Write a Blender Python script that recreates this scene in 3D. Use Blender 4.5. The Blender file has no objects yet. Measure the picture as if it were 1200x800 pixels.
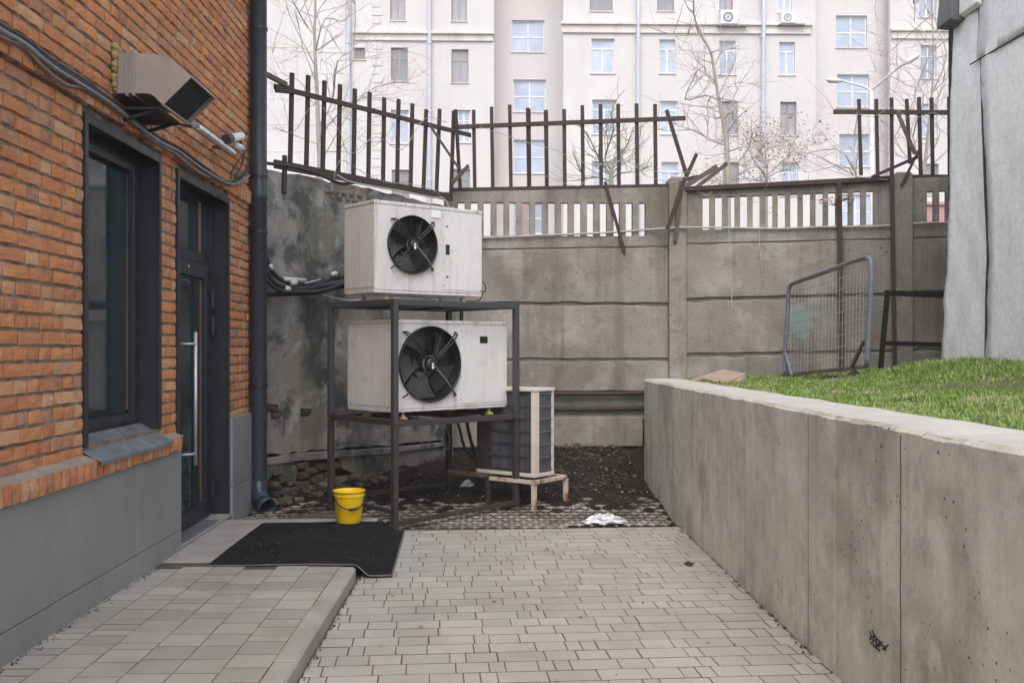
import bpy, math, random
import numpy as np
from mathutils import Vector, Matrix
random.seed(7)
R = math.radians
SC = bpy.context.scene
COL = SC.collection
# ------------------------------------------------------------------ camera
F, CU, CV, YAW, H = 1170.0, 600.0, 407.0, R(1.126), 1.51
cd = bpy.data.cameras.new('camera'); cam = bpy.data.objects.new('camera', cd); COL.objects.link(cam)
cam.location = (0, 0, H); cam.rotation_euler = (R(90), 0, -YAW)
cd.sensor_width = 36; cd.lens = F / 1200 * 36; cd.shift_y = (CV - 400) / 1200
cd.clip_start = .05; cd.clip_end = 3000
SC.camera = cam
# ------------------------------------------------------------------ world and sun
w = bpy.data.worlds.new('World'); SC.world = w; w.use_nodes = True
nt = w.node_tree; nt.nodes.clear()
SUN_EL, SUN_AZ = 50, 187          # azimuth measured clockwise from +y: sun stands behind the camera to the right
sky = nt.nodes.new('ShaderNodeTexSky'); sky.sky_type = 'NISHITA'; sky.sun_disc = False
sky.sun_elevation = R(SUN_EL); sky.sun_rotation = R(SUN_AZ); sky.dust_density = 1.5; sky.air_density = 1.0
hs = nt.nodes.new('ShaderNodeHueSaturation'); hs.inputs['Saturation'].default_value = .42
bg = nt.nodes.new('ShaderNodeBackground'); bg.inputs['Strength'].default_value = .15
wo = nt.nodes.new('ShaderNodeOutputWorld')
nt.links.new(sky.outputs[0], hs.inputs['Color']); nt.links.new(hs.outputs[0], bg.inputs['Color']); nt.links.new(bg.outputs[0], wo.inputs[0])
sl = bpy.data.lights.new('sun', 'SUN'); sun = bpy.data.objects.new('sun', sl); COL.objects.link(sun)
sl.energy = .85; sl.angle = R(40); sl.color = (1, .94, .88)
sdir = Vector((math.sin(R(SUN_AZ)) * math.cos(R(SUN_EL)), math.cos(R(SUN_AZ)) * math.cos(R(SUN_EL)), math.sin(R(SUN_EL))))
sun.rotation_euler = sdir.to_track_quat('Z', 'Y').to_euler(); sun.location = (4, -6, 12)
SC.view_settings.view_transform = 'Standard'; SC.view_settings.look = 'None'
SC.view_settings.gamma = 1; SC.view_settings.exposure = 1.2
SC.view_settings.use_curve_mapping = False
SC.cycles.use_denoising = True
SC.cycles.max_bounces = 6

# ------------------------------------------------------------------ geometry of the view
CT, ST = math.cos(YAW), math.sin(YAW)
CAMP = Vector((0, 0, H))
def ray(u, v):
    a = (u - CU) / F
    return Vector((a * CT + ST, CT - a * ST, (CV - v) / F))
def P(u, v, D): return CAMP + ray(u, v) * D
def onX(u, v, X): r = ray(u, v); return CAMP + r * (X / r.x)
def onY(u, v, Y): r = ray(u, v); return CAMP + r * (Y / r.y)
def onZ(u, v, Z): r = ray(u, v); return CAMP + r * ((Z - H) / r.z)
class Pl:
    """an upright plane through two plan points, left to right as seen; off = towards the camera"""
    def __init__(s, a, b):
        s.a = Vector((a[0], a[1], 0)); b = Vector((b[0], b[1], 0)); s.L = (b - s.a).length
        s.d = (b - s.a).normalized(); s.n = Vector((s.d.y, -s.d.x, 0))
    def hit(s, u, v, off=0):
        r = ray(u, v); t = ((s.a + s.n * off - CAMP).dot(s.n)) / r.dot(s.n)
        return CAMP + r * t
    def sz(s, u, v, off=0):
        p = s.hit(u, v, off); return (p - s.a).dot(s.d), p.z
    def w(s, a, z, off=0): return s.a + s.d * a + s.n * off + Vector((0, 0, z))
# ------------------------------------------------------------------ mesh collector
class MB:
    def __init__(s): s.v = []; s.f = []
    def add(s, vs, fs):
        k = len(s.v); s.v += [Vector(p) for p in vs]; s.f += [tuple(i + k for i in f) for f in fs]; return s
    def box(s, a, b):
        x0, x1 = sorted((a[0], b[0])); y0, y1 = sorted((a[1], b[1])); z0, z1 = sorted((a[2], b[2]))
        return s.add([(x0,y0,z0),(x1,y0,z0),(x1,y1,z0),(x0,y1,z0),(x0,y0,z1),(x1,y0,z1),(x1,y1,z1),(x0,y1,z1)],
                     [(0,3,2,1),(4,5,6,7),(0,1,5,4),(1,2,6,5),(2,3,7,6),(3,0,4,7)])
    def obox(s, o, ex, ey, ez):      # corner o and three edge vectors
        o, ex, ey, ez = map(Vector, (o, ex, ey, ez))
        vs = [o, o+ex, o+ex+ey, o+ey, o+ez, o+ex+ez, o+ex+ey+ez, o+ey+ez]
        fs = [(0,3,2,1),(4,5,6,7),(0,1,5,4),(1,2,6,5),(2,3,7,6),(3,0,4,7)]
        if ex.cross(ey).dot(ez) < 0: fs = [tuple(reversed(f)) for f in fs]
        return s.add(vs, fs)
    def bar(s, a, b, w, t=None, up=(0,0,1)):     # rectangular bar from a to b
        a, b = Vector(a), Vector(b); t = t or w; d = (b - a)
        up = Vector(up); x = d.normalized()
        if abs(x.dot(up)) > .95: up = Vector((0, 1, 0)) if abs(x.y) < .9 else Vector((1, 0, 0))
        y = up.cross(x).normalized(); z = x.cross(y)
        return s.obox(a - y*w/2 - z*t/2, d, y*w, z*t)
    def tube(s, pts, r, n=8, r1=None, cap=True):
        pts = [Vector(p) for p in pts]; m = len(pts); k0 = len(s.v)
        rr = r if isinstance(r, (list, tuple)) else [r + ((r1 if r1 is not None else r) - r) * i / max(1, m-1) for i in range(m)]
        px = None
        for i, p in enumerate(pts):
            d = (pts[min(i+1, m-1)] - pts[max(i-1, 0)])
            d = d.normalized() if d.length > 1e-9 else Vector((0, 0, 1))
            if px is None: px = d.orthogonal().normalized()
            px = (px - d * px.dot(d)); px = px.normalized() if px.length > 1e-6 else d.orthogonal().normalized()
            py = d.cross(px)
            for j in range(n):
                a = 2*math.pi*j/n; s.v.append(p + (px*math.cos(a) + py*math.sin(a)) * rr[i])
        for i in range(m-1):
            for j in range(n):
                a, b = k0+i*n+j, k0+i*n+(j+1)%n
                s.f.append((a, b, b+n, a+n))
        if cap:
            s.f.append(tuple(k0+j for j in reversed(range(n)))); s.f.append(tuple(k0+(m-1)*n+j for j in range(n)))
        return s
    def prism(s, poly, ext):        # polygon of 3d points extruded by vector ext
        n = len(poly); ext = Vector(ext); vs = [Vector(p) for p in poly]; nn = Vector((0,0,0))
        for i in range(n): nn += vs[i].cross(vs[(i+1) % n])
        fl = nn.dot(ext) < 0
        vs2 = vs + [p + ext for p in vs]
        fs = [tuple(range(n-1, -1, -1)), tuple(range(n, 2*n))] + [(i, (i+1)%n, (i+1)%n+n, i+n) for i in range(n)]
        if fl: fs = [tuple(reversed(f)) for f in fs]
        return s.add(vs2, fs)
    def lathe(s, o, ax, prof, n=24, cap=False):    # profile of (r, h) about axis ax from o
        o = Vector(o); ax = Vector(ax).normalized(); x = ax.orthogonal().normalized(); y = ax.cross(x); k0 = len(s.v)
        for (r, h) in prof:
            for j in range(n):
                a = 2*math.pi*j/n; s.v.append(o + ax*h + (x*math.cos(a) + y*math.sin(a))*r)
        for i in range(len(prof)-1):
            for j in range(n):
                a, b = k0+i*n+j, k0+i*n+(j+1)%n; s.f.append((a, b, b+n, a+n))
        if cap:
            s.f.append(tuple(k0+j for j in reversed(range(n)))); s.f.append(tuple(k0+(len(prof)-1)*n+j for j in range(n)))
        return s
ORG = {}
def mesh_of(name, mb, m, smooth=False, org=Vector((0,0,0))):
    me = bpy.data.meshes.new(name)
    me.from_pydata([tuple(p - org) for p in mb.v], [], mb.f); me.materials.append(m)
    if smooth:
        me.polygons.foreach_set('use_smooth', [True]*len(me.polygons))
    me.update(); return me
def obj(name, mb, m, parent=None, smooth=False, bevel=0, kind=None, label=None, seg=2):
    if parent is not None: org = ORG[parent.name]
    else:
        xs = [p.x for p in mb.v]; ys = [p.y for p in mb.v]; zs = [p.z for p in mb.v]
        org = Vector(((min(xs)+max(xs))/2, (min(ys)+max(ys))/2, min(zs)))
    o = bpy.data.objects.new(name, mesh_of(name, mb, m, smooth, org)); COL.objects.link(o)
    if parent is not None: o.parent = parent
    else: o.location = org
    ORG[o.name] = org
    if smooth == 'auto' or bevel:
        if bevel:
            b = o.modifiers.new('bevel', 'BEVEL'); b.width = bevel; b.segments = seg; b.limit_method = 'ANGLE'; b.angle_limit = R(40)
    if kind: o['kind'] = kind
    if label: o['label'] = label
    return o
def thing(name, loc, label, cat, group=None):
    o = bpy.data.objects.new(name, None); COL.objects.link(o); o.location = loc; o.empty_display_size = .1
    ORG[o.name] = Vector(loc); o['label'] = label; o['category'] = cat
    if group: o['group'] = group
    return o
def tag(o, label, cat, group=None):
    o['label'] = label; o['category'] = cat
    if group: o['group'] = group
    return o
def inst(name, me, parent, wloc, rot=(0,0,0), scale=(1,1,1)):
    o = bpy.data.objects.new(name, me); COL.objects.link(o); o.parent = parent
    o.location = Vector(wloc) - ORG[parent.name]; o.rotation_euler = rot; o.scale = scale
    ORG[o.name] = Vector(wloc); return o
# ------------------------------------------------------------------ materials
def mat(name, c1, c2=None, scale=3.0, rough=.8, metal=0, bump=.3, bscale=60, bdist=.004, grain=.0, spec=.5,
        stain=None, stain2=None, streak=None, rnd=0, rcols=None, stain3=None, rvar=.1, detail=6, speck=None):
    """procedural material in world space. stain=(colour, scale, low, high, amount); streak=(colour, xscale, amount): vertical runs"""
    m = bpy.data.materials.new(name); m.use_nodes = True; t = m.node_tree; N = t.nodes; Lk = t.links
    b = N['Principled BSDF']; geo = N.new('ShaderNodeNewGeometry'); pos = geo.outputs['Position']
    def noise(sc, det=detail, rg=.6, vec=pos, dist=0):
        n = N.new('ShaderNodeTexNoise'); n.inputs['Scale'].default_value = sc; n.inputs['Detail'].default_value = det
        n.inputs['Roughness'].default_value = rg; n.inputs['Distortion'].default_value = dist*.3; Lk.new(vec, n.inputs['Vector']); return n.outputs['Fac']
    def rng(x, a, b_, c=0, d=1):
        n = N.new('ShaderNodeMapRange'); n.inputs[1].default_value = a; n.inputs[2].default_value = b_
        n.inputs[3].default_value = c; n.inputs[4].default_value = d; Lk.new(x, n.inputs[0]); return n.outputs[0]
    def mix(f, A, B, mode='MIX'):
        n = N.new('ShaderNodeMix'); n.data_type = 'RGBA'; n.blend_type = mode
        for k, val in ((0, f), (6, A), (7, B)):
            if hasattr(val, 'links') or hasattr(val, 'is_linked'): Lk.new(val, n.inputs[k])
            elif k == 0: n.inputs[0].default_value = val
            else: n.inputs[k].default_value = (*val, 1)
        return n.outputs[2]
    c2 = c2 or tuple(x*.75 for x in c1)
    if rcols:
        oi = N.new('ShaderNodeObjectInfo'); ad = N.new('ShaderNodeMath'); ad.operation = 'ADD'
        Lk.new(oi.outputs['Random'], ad.inputs[0]); Lk.new(geo.outputs['Random Per Island'], ad.inputs[1])
        fr = N.new('ShaderNodeMath'); fr.operation = 'FRACT'; Lk.new(ad.outputs[0], fr.inputs[0])
        cr = N.new('ShaderNodeValToRGB'); cr.color_ramp.interpolation = 'LINEAR'; Lk.new(fr.outputs[0], cr.inputs[0])
        els = cr.color_ramp.elements
        while len(els) < len(rcols): els.new(.5)
        for i, c in enumerate(rcols): els[i].position = i/(len(rcols)-1); els[i].color = (*c, 1)
        col = cr.outputs[0]
        col = mix(rng(noise(scale), .3, .7), col, mix(1.0, col, tuple(a/b_ if b_ else 1 for a, b_ in zip(c2, c1)), 'MULTIPLY'))
    else:
        col = mix(rng(noise(scale), .32, .68), c1, c2)
        if rnd:
            oi = N.new('ShaderNodeObjectInfo'); ad = N.new('ShaderNodeMath'); ad.operation = 'ADD'
            Lk.new(oi.outputs['Random'], ad.inputs[0]); Lk.new(geo.outputs['Random Per Island'], ad.inputs[1])
            fr = N.new('ShaderNodeMath'); fr.operation = 'FRACT'; Lk.new(ad.outputs[0], fr.inputs[0])
            col = mix(1.0, col, N_gray(N, Lk, rng(fr.outputs[0], 0, 1, 1-rnd, 1+rnd*.4)), 'MULTIPLY')
    for st in (stain, stain2, stain3):
        if st:
            c, sc, lo, hi, am = st; col = mix(rng(noise(sc, 7, .65, dist=.6), lo, hi, 0, am), col, c)
    if streak:
        c, xs, am = streak; mp = N.new('ShaderNodeMapping'); mp.inputs['Scale'].default_value = (xs, xs, xs*.06); Lk.new(pos, mp.inputs['Vector'])
        col = mix(rng(noise(1.0, 5, .6, mp.outputs[0]), .5, .72, 0, am), col, c)
    if speck:
        c, sc, am = speck; vn = N.new('ShaderNodeTexVoronoi'); vn.inputs['Scale'].default_value = sc; Lk.new(pos, vn.inputs['Vector'])
        f = rng(vn.outputs['Distance'], .16, .09, 0, am); f2 = rng(noise(sc*.13, 3), .52, .6)
        mm = N.new('ShaderNodeMath'); mm.operation = 'MULTIPLY'; Lk.new(f, mm.inputs[0]); Lk.new(f2, mm.inputs[1]); col = mix(mm.outputs[0], col, c)
    if grain:
        col = mix(1.0, col, N_gray(N, Lk, rng(noise(bscale*2.5, 3, .7), .25, .75, 1-grain, 1+grain)), 'MULTIPLY')
    Lk.new(col, b.inputs['Base Color'])
    Lk.new(rng(noise(scale*2.3), .3, .7, max(0, rough-rvar), min(1, rough+rvar)), b.inputs['Roughness'])
    b.inputs['Metallic'].default_value = metal; b.inputs['Specular IOR Level'].default_value = spec
    if bump:
        bp = N.new('ShaderNodeBump'); bp.inputs['Strength'].default_value = bump; bp.inputs['Distance'].default_value = bdist
        Lk.new(noise(bscale, 8, .7), bp.inputs['Height']); Lk.new(bp.outputs[0], b.inputs['Normal'])
    return m
def N_gray(N, Lk, x):
    c = N.new('ShaderNodeCombineColor')
    for i in range(3): Lk.new(x, c.inputs[i])
    return c.outputs[0]
def glass_dark(name, c, rough=.05, spec=.5):
    return mat(name, c, tuple(x*1.5 for x in c), scale=2.5, rough=rough, bump=.03, bscale=3, rvar=.03, spec=spec)
MT = {}
MT['brick'] = mat('weathered_orange_brick', (.5,.2,.085), (.40,.15,.065), scale=11, rough=.92, bump=.9, bscale=60, bdist=.006, grain=.3, spec=.15,
    rcols=[(.60,.255,.10),(.53,.215,.095),(.63,.285,.115),(.44,.18,.095),(.59,.25,.10),(.50,.205,.095),(.60,.34,.18),(.38,.18,.12)],
    stain=((.46,.38,.30), 22, .54, .68, .55), stain2=((.13,.07,.05), 7, .53, .70, .5), stain3=((.50,.40,.32), 2.3, .56, .74, .35))
MT['mortar'] = mat('lime_mortar', (.31,.24,.175), (.12,.09,.07), scale=9, rough=.95, bump=1, bscale=50, bdist=.01, grain=.3, spec=.1)
MT['clad'] = mat('grey_stone_cladding', (.265,.262,.256), (.215,.212,.207), scale=1.5, rough=.6, bump=.15, bscale=200, bdist=.001, grain=.12, rnd=.10,
    stain=((.32,.32,.31), 2.2, .55, .8, .35), streak=((.27,.27,.27), 9, .25))
MT['casing'] = mat('charcoal_window_metal', (.024,.026,.033), (.018,.019,.025), scale=5, rough=.45, bump=.1, bscale=80, bdist=.001, stain=((.09,.09,.09), 6, .55, .8, .25))
MT['frame'] = mat('dark_window_frame', (.02,.023,.03), scale=4, rough=.4, bump=.05)
MT['glass'] = glass_dark('dark_glass', (.016,.026,.029), .07, .8)
MT['steel'] = mat('brushed_steel', (.62,.62,.63), (.5,.5,.51), scale=20, rough=.45, metal=.6, bump=.1, bscale=200, bdist=.0005)
MT['sill'] = mat('dusty_sill_metal', (.16,.165,.175), (.10,.105,.115), scale=8, rough=.6, bump=.2, bscale=60, bdist=.001, stain=((.3,.28,.26), 7, .5, .7, .5))
MT['ledge'] = mat('ledge_mortar_cap', (.30,.25,.20), (.24,.18,.14), scale=12, rough=.9, bump=.8, bscale=50, bdist=.006, grain=.15)
MT['paver'] = mat('pinkish_grey_paver', (.40,.375,.338), (.33,.308,.275), scale=1.6, rough=.85, bump=.35, bscale=120, bdist=.002, grain=.10, rnd=.12, spec=.3,
    stain=((.22,.20,.18), 1.3, .52, .70, .4), stain2=((.30,.27,.22), 7, .56, .70, .45), speck=((.12,.10,.09), 14, .5))
MT['paver2'] = mat('grey_walkway_paver', (.37,.345,.305), (.29,.27,.235), scale=2.2, rough=.85, bump=.35, bscale=120, bdist=.002, grain=.12, rnd=.16, spec=.3,
    stain=((.20,.175,.15), 1.6, .5, .75, .5))
MT['joint'] = mat('sandy_joint', (.13,.11,.09), (.085,.07,.058), scale=5, rough=.95, bump=.8, bscale=80, bdist=.004, spec=.1)
MT['kerb'] = mat('kerb_concrete', (.36,.335,.30), (.28,.26,.23), scale=4, rough=.9, bump=.6, bscale=70, bdist=.004, grain=.15, stain=((.16,.13,.10), 3, .5, .75, .5))
MT['conc'] = mat('board_marked_concrete', (.60,.585,.50), (.45,.44,.375), scale=2.2, rough=.9, bump=.7, bscale=40, bdist=.004, grain=.16, spec=.25,
    stain=((.29,.27,.215), 1.4, .49, .64, .65), stain2=((.68,.66,.58), 3.1, .53, .66, .6), stain3=((.20,.18,.145), 6.5, .55, .70, .45), streak=((.23,.21,.17), 10, .35), speck=((.06,.055,.05), 22, .9))
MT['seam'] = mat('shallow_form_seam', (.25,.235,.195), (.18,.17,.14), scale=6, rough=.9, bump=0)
MT['conctop'] = mat('pale_wall_top', (.50,.475,.43), (.41,.385,.345), scale=4, rough=.9, bump=.5, bscale=60, bdist=.003, grain=.12)
MT['oldwall'] = mat('weathered_fence_concrete', (.30,.275,.24), (.21,.195,.17), scale=1.2, rough=.92, bump=1, bscale=32, bdist=.012, grain=.22, spec=.2,
    stain3=((.12,.108,.085), 4.5, .54, .70, .5), stain=((.15,.135,.10), 1.1, .47, .62, .65), stain2=((.40,.375,.34), 1.9, .53, .68, .6), streak=((.10,.09,.07), 5, .7), speck=((.04,.036,.03), 9, .7))
MT['jointfill'] = mat('old_joint_mortar', (.20,.18,.15), (.12,.11,.09), scale=5, rough=.95, bump=1, bscale=25, bdist=.02)
MT['plaster'] = mat('mouldy_plaster', (.27,.25,.22), (.15,.14,.12), scale=1.6, rough=.92, bump=1, bscale=26, bdist=.012, grain=.2, spec=.2,
    stain=((.04,.042,.045), 2.3, .50, .60, .8), stain2=((.38,.36,.32), 2.7, .54, .64, .75), streak=((.07,.07,.045), 4, .5))
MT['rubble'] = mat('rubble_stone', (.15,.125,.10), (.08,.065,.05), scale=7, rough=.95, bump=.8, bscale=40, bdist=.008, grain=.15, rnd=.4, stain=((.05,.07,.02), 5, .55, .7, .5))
MT['oldbrick'] = mat('exposed_old_brick', (.13,.085,.065), (.07,.05,.04), scale=9, rough=.95, bump=.8, bscale=40, bdist=.006, rnd=.3)
MT['void'] = mat('dark_cavity', (.03,.025,.02), (.02,.018,.015), scale=8, rough=.95, bump=.5)
MT['rust'] = mat('dark_rusty_steel', (.035,.022,.02), (.055,.028,.02), scale=14, rough=.8, bump=.4, bscale=90, bdist=.002, stain=((.12,.045,.02), 18, .6, .75, .4))
MT['rustlite'] = mat('pale_rust_steel', (.13,.10,.085), (.07,.045,.035), scale=14, rough=.85, bump=.4, bscale=90, bdist=.002)
MT['rack'] = mat('grey_painted_rack', (.04,.044,.05), (.05,.045,.043), scale=9, rough=.5, bump=.15, bscale=90, bdist=.001, stain=((.10,.06,.045), 11, .58, .75, .5))
MT['racklow'] = mat('brown_rusty_rack', (.042,.03,.027), (.03,.023,.022), scale=9, rough=.7, bump=.3, bscale=90, bdist=.001, stain=((.16,.10,.07), 9, .55, .75, .5))
MT['acwhite'] = mat('ac_white_paint', (.62,.595,.575), (.56,.535,.515), scale=2.5, rough=.5, bump=.12, bscale=250, bdist=.0008, grain=.04,
    streak=((.22,.19,.16), 16, .5), stain=((.34,.30,.25), 3.5, .56, .70, .5), stain3=((.45,.41,.36), 11, .56, .7, .4))
MT['acplate'] = mat('ac_panel_paint', (.64,.62,.60), (.58,.56,.54), scale=3, rough=.45, bump=.1, bscale=250, bdist=.0008, grain=.04,
    stain=((.32,.28,.23), 4.5, .58, .74, .5), streak=((.40,.36,.31), 18, .35), stain3=((.5,.47,.43), 12, .55, .7, .4))
MT['black'] = mat('black_plastic', (.009,.009,.010), (.014,.014,.015), scale=9, rough=.45, bump=.1)
MT['matblack'] = mat('matt_black_steel', (.008,.008,.008), (.014,.012,.011), scale=9, rough=.8, bump=.1, spec=.2)
MT['blade'] = mat('dusty_fan_blade', (.055,.05,.047), (.028,.026,.025), scale=5, rough=.45, bump=.1, bscale=60)
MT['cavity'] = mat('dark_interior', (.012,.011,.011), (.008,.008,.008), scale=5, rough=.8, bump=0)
MT['hose'] = mat('black_foam_hose', (.012,.012,.013), (.02,.02,.02), scale=20, rough=.55, bump=.5, bscale=60, bdist=.003)
MT['tape'] = mat('silver_tape', (.55,.54,.52), (.4,.39,.38), scale=20, rough=.4, bump=.3)
MT['cable'] = mat('grey_cable', (.22,.22,.23), (.12,.12,.12), scale=9, rough=.5, bump=.1)
MT['whitecable'] = mat('pale_cable', (.42,.40,.38), (.3,.28,.26), scale=6, rough=.6, bump=.1)
MT['pipe'] = mat('dark_blue_grey_pipe', (.035,.042,.065), (.028,.033,.048), scale=6, rough=.35, bump=.1, bscale=60, bdist=.001, speck=((.4,.4,.4), 60, .8))
MT['duct'] = mat('galvanised_duct', (.36,.31,.29), (.30,.255,.24), scale=7, rough=.5, metal=.35, bump=.1, bscale=60, bdist=.001, stain=((.2,.16,.14), 8, .55, .8, .4))
MT['foam'] = mat('expanding_foam', (.5,.38,.14), (.35,.25,.1), scale=30, rough=.95, bump=1, bscale=50, bdist=.02)
MT['lampwhite'] = mat('lamp_diffuser', (.75,.75,.76), (.68,.68,.7), scale=4, rough=.3, bump=0)
MT['bluepanel'] = mat('blue_grey_panel', (.22,.25,.3), scale=4, rough=.5, bump=.1)
MT['mat_'] = mat('black_rubber_mat', (.010,.0095,.0105), (.015,.014,.015), scale=3, rough=.95, bump=1, bscale=130, bdist=.006, spec=.15, grain=.4, stain=((.035,.032,.03), 2.6, .55, .7, .4), speck=((.35,.32,.28), 30, .8))
MT['matedge'] = mat('worn_mat_edge', (.16,.15,.14), (.09,.085,.08), scale=12, rough=.8, bump=.3)
MT['yellow'] = mat('yellow_plastic', (.80,.53,.005), (.74,.47,.004), scale=4, rough=.38, bump=.05, bscale=50, stain=((.5,.32,.02), 12, .64, .8, .4))
MT['coil'] = mat('dirty_coil', (.09,.085,.10), (.06,.056,.065), scale=6, rough=.7, bump=.4, bscale=300, bdist=.001, stain=((.03,.028,.03), 8, .5, .7, .6))
MT['cream'] = mat('cream_case', (.62,.57,.50), (.54,.49,.42), scale=4, rough=.5, bump=.1, stain=((.3,.2,.12), 9, .62, .8, .35))
MT['standw'] = mat('peeling_white_stand', (.52,.46,.38), (.42,.35,.27), scale=10, rough=.7, bump=.3, bscale=70, bdist=.002, stain=((.20,.07,.02), 10, .5, .58, .95))
MT['dirt'] = mat('dark_damp_soil', (.035,.027,.021), (.02,.015,.012), scale=3, rough=.95, bump=1, bscale=30, bdist=.02, grain=.3, spec=.15)
MT['leaf'] = mat('dead_leaves', (.1,.07,.05), (.07,.045,.03), scale=3, rough=.9, bump=0, rcols=[(.03,.02,.014),(.06,.038,.025),(.022,.017,.013),(.09,.065,.048),(.035,.025,.018),(.22,.19,.17),(.04,.028,.02)])
MT['crumb'] = mat('pale_crumbs', (.3,.26,.2), scale=3, rough=.9, bump=0, rcols=[(.30,.26,.21),(.14,.10,.07),(.45,.42,.38),(.08,.06,.045)])
MT['lattice'] = mat('lattice_paver_concrete', (.42,.385,.34), (.27,.235,.20), scale=2.5, rough=.9, bump=.5, bscale=60, bdist=.004, grain=.15, stain=((.07,.05,.035), 2.2, .45, .62, .85))
MT['white'] = mat('crumpled_white', (.74,.74,.76), (.6,.6,.62), scale=20, rough=.6, bump=.4, bscale=30, bdist=.006)
MT['lawn'] = mat('lawn_soil', (.09,.12,.03), (.13,.12,.055), scale=4, rough=.95, bump=1, bscale=40, bdist=.02)
MT['grass'] = mat('grass_blade', (.2,.3,.05), (.16,.22,.045), scale=3, rough=.6, bump=0, spec=.3,
    rcols=[(.13,.26,.03),(.20,.34,.05),(.10,.21,.025),(.26,.34,.08),(.17,.30,.04),(.40,.37,.19)], stain=((.40,.36,.20), 2.6, .49, .62, .7), stain2=((.09,.19,.025), 1.7, .5, .62, .5))
MT['sheet'] = mat('grey_metal_cladding', (.82,.81,.785), (.74,.73,.705), scale=1.1, rough=.7, bump=.6, bscale=9, bdist=.02, grain=.14, metal=0,
    stain=((.82,.82,.80), 1.6, .5, .65, .6), stain2=((.55,.54,.51), 2.4, .56, .72, .45), stain3=((.62,.61,.58), 7, .54, .7, .5), streak=((.60,.59,.56), 5, .4), speck=((.12,.1,.09), 20, .5))
MT['sheetdark'] = mat('dark_eave_metal', (.13,.135,.135), (.09,.09,.09), scale=3, rough=.6, bump=.3, bscale=8, bdist=.02)
MT['facade'] = mat('pale_pink_stucco', (.68,.64,.63), (.62,.58,.57), scale=.14, rough=.95, bump=.2, bscale=3, bdist=.02, spec=.1, grain=.03,
    stain=((.56,.515,.51), .3, .50, .68, .5), stain2=((.60,.55,.53), .09, .48, .62, .5), streak=((.52,.47,.46), .8, .4))
MT['facadetrim'] = mat('stucco_moulding', (.74,.68,.65), (.62,.56,.52), scale=.5, rough=.95, bump=.2, bscale=5, bdist=.02, streak=((.4,.34,.31), 1.6, .5))
MT['winwhite'] = mat('white_window_frame', (.82,.83,.86), scale=2, rough=.4, bump=0)
MT['winbrown'] = mat('haze_paled_brown_frame', (.36,.30,.28), (.28,.22,.2), scale=2, rough=.6, bump=0)  # brown lightened to put distance haze into the colour
MT['pane'] = mat('painted_sky_pane', (.52,.58,.69), (.34,.40,.52), scale=.9, rough=.12, bump=0, rvar=.05, rnd=.25)  # reflected sky painted into the base colour, varied from pane to pane
MT['panegrey'] = mat('haze_paled_grey_pane', (.36,.36,.39), (.26,.26,.28), scale=.8, rough=.15, bump=0, rvar=.05, rnd=.3)  # dark panes lightened in the base colour to imitate haze
MT['drain'] = mat('pale_blue_drainpipe', (.55,.58,.65), (.48,.50,.56), scale=1, rough=.5, bump=0)
MT['gaspipe'] = mat('yellow_gas_pipe', (.72,.62,.38), scale=1, rough=.5, bump=0)
MT['bark'] = mat('haze_paled_bark', (.40,.34,.30), (.30,.25,.22), scale=4, rough=.9, bump=.5, bscale=30, bdist=.01)  # bark paled in its base colour to imitate haze
MT['barkgreen'] = mat('greenish_bark', (.30,.30,.17), (.25,.22,.15), scale=4, rough=.9, bump=.5, bscale=30, bdist=.01)
MT['twig'] = mat('haze_paled_twigs', (.46,.40,.37), (.40,.34,.31), scale=2, rough=.9, bump=0)  # haze over the far branches put into the twig colour
MT['dryleaf'] = mat('dry_leaves', (.5,.36,.27), (.4,.28,.2), scale=3, rough=.8, bump=0, rcols=[(.62,.48,.38),(.55,.40,.31),(.7,.56,.46)])
MT['lamp'] = mat('pale_lamp_metal', (.70,.69,.69), scale=2, rough=.4, bump=0)
MT['bedblue'] = mat('blue_grey_paint', (.12,.14,.19), (.16,.17,.20), scale=8, rough=.5, bump=.2, stain=((.16,.10,.07), 12, .58, .75, .6))
MT['wire'] = mat('bed_wire', (.36,.36,.34), (.25,.24,.22), scale=9, rough=.6, bump=0)
MT['teal'] = mat('faded_teal_spray', (.16,.235,.21), (.22,.235,.205), scale=8, rough=.9, bump=.5, bscale=38, bdist=.006)
MT['card'] = mat('wet_cardboard', (.36,.27,.21), (.28,.2,.15), scale=9, rough=.85, bump=.2)
MT['flower'] = mat('dried_flowers', (.5,.4,.25), (.4,.25,.2), scale=9, rough=.9, bump=0, rcols=[(.55,.48,.25),(.5,.3,.3),(.4,.36,.2),(.62,.52,.4)])
MT['red'] = mat('faded_red_paint', (.42,.20,.19), (.52,.30,.28), scale=.6, rough=.6, bump=0)
MT['brickpale'] = mat('pale_red_render', (.34,.22,.19), (.42,.30,.27), scale=1.5, rough=.9, bump=0)
MT['ground'] = mat('bare_ground', (.10,.085,.07), (.07,.06,.05), scale=.8, rough=.95, bump=.5, bscale=10, bdist=.02)
MT['roof'] = mat('roof_tin', (.18,.18,.19), scale=1, rough=.6, bump=.1)
MT['yellowfoot'] = mat('yellow_rubber_foot', (.5,.33,.05), scale=9, rough=.6, bump=.1)
MT['string'] = mat('pale_string', (.46,.44,.40), scale=9, rough=.9, bump=0)
MT['scrib'] = mat('black_marker', (.012,.012,.012), scale=9, rough=.6, bump=0)
MT['reflstrip'] = mat('tan_painted_reflection', (.22,.13,.08), (.18,.10,.06), scale=5, rough=.6, bump=0)  # orange reflection at the glass edge, painted as a tan strip
MT['orange'] = mat('pale_tie', (.5,.46,.4), scale=5, rough=.6, bump=0)

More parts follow.
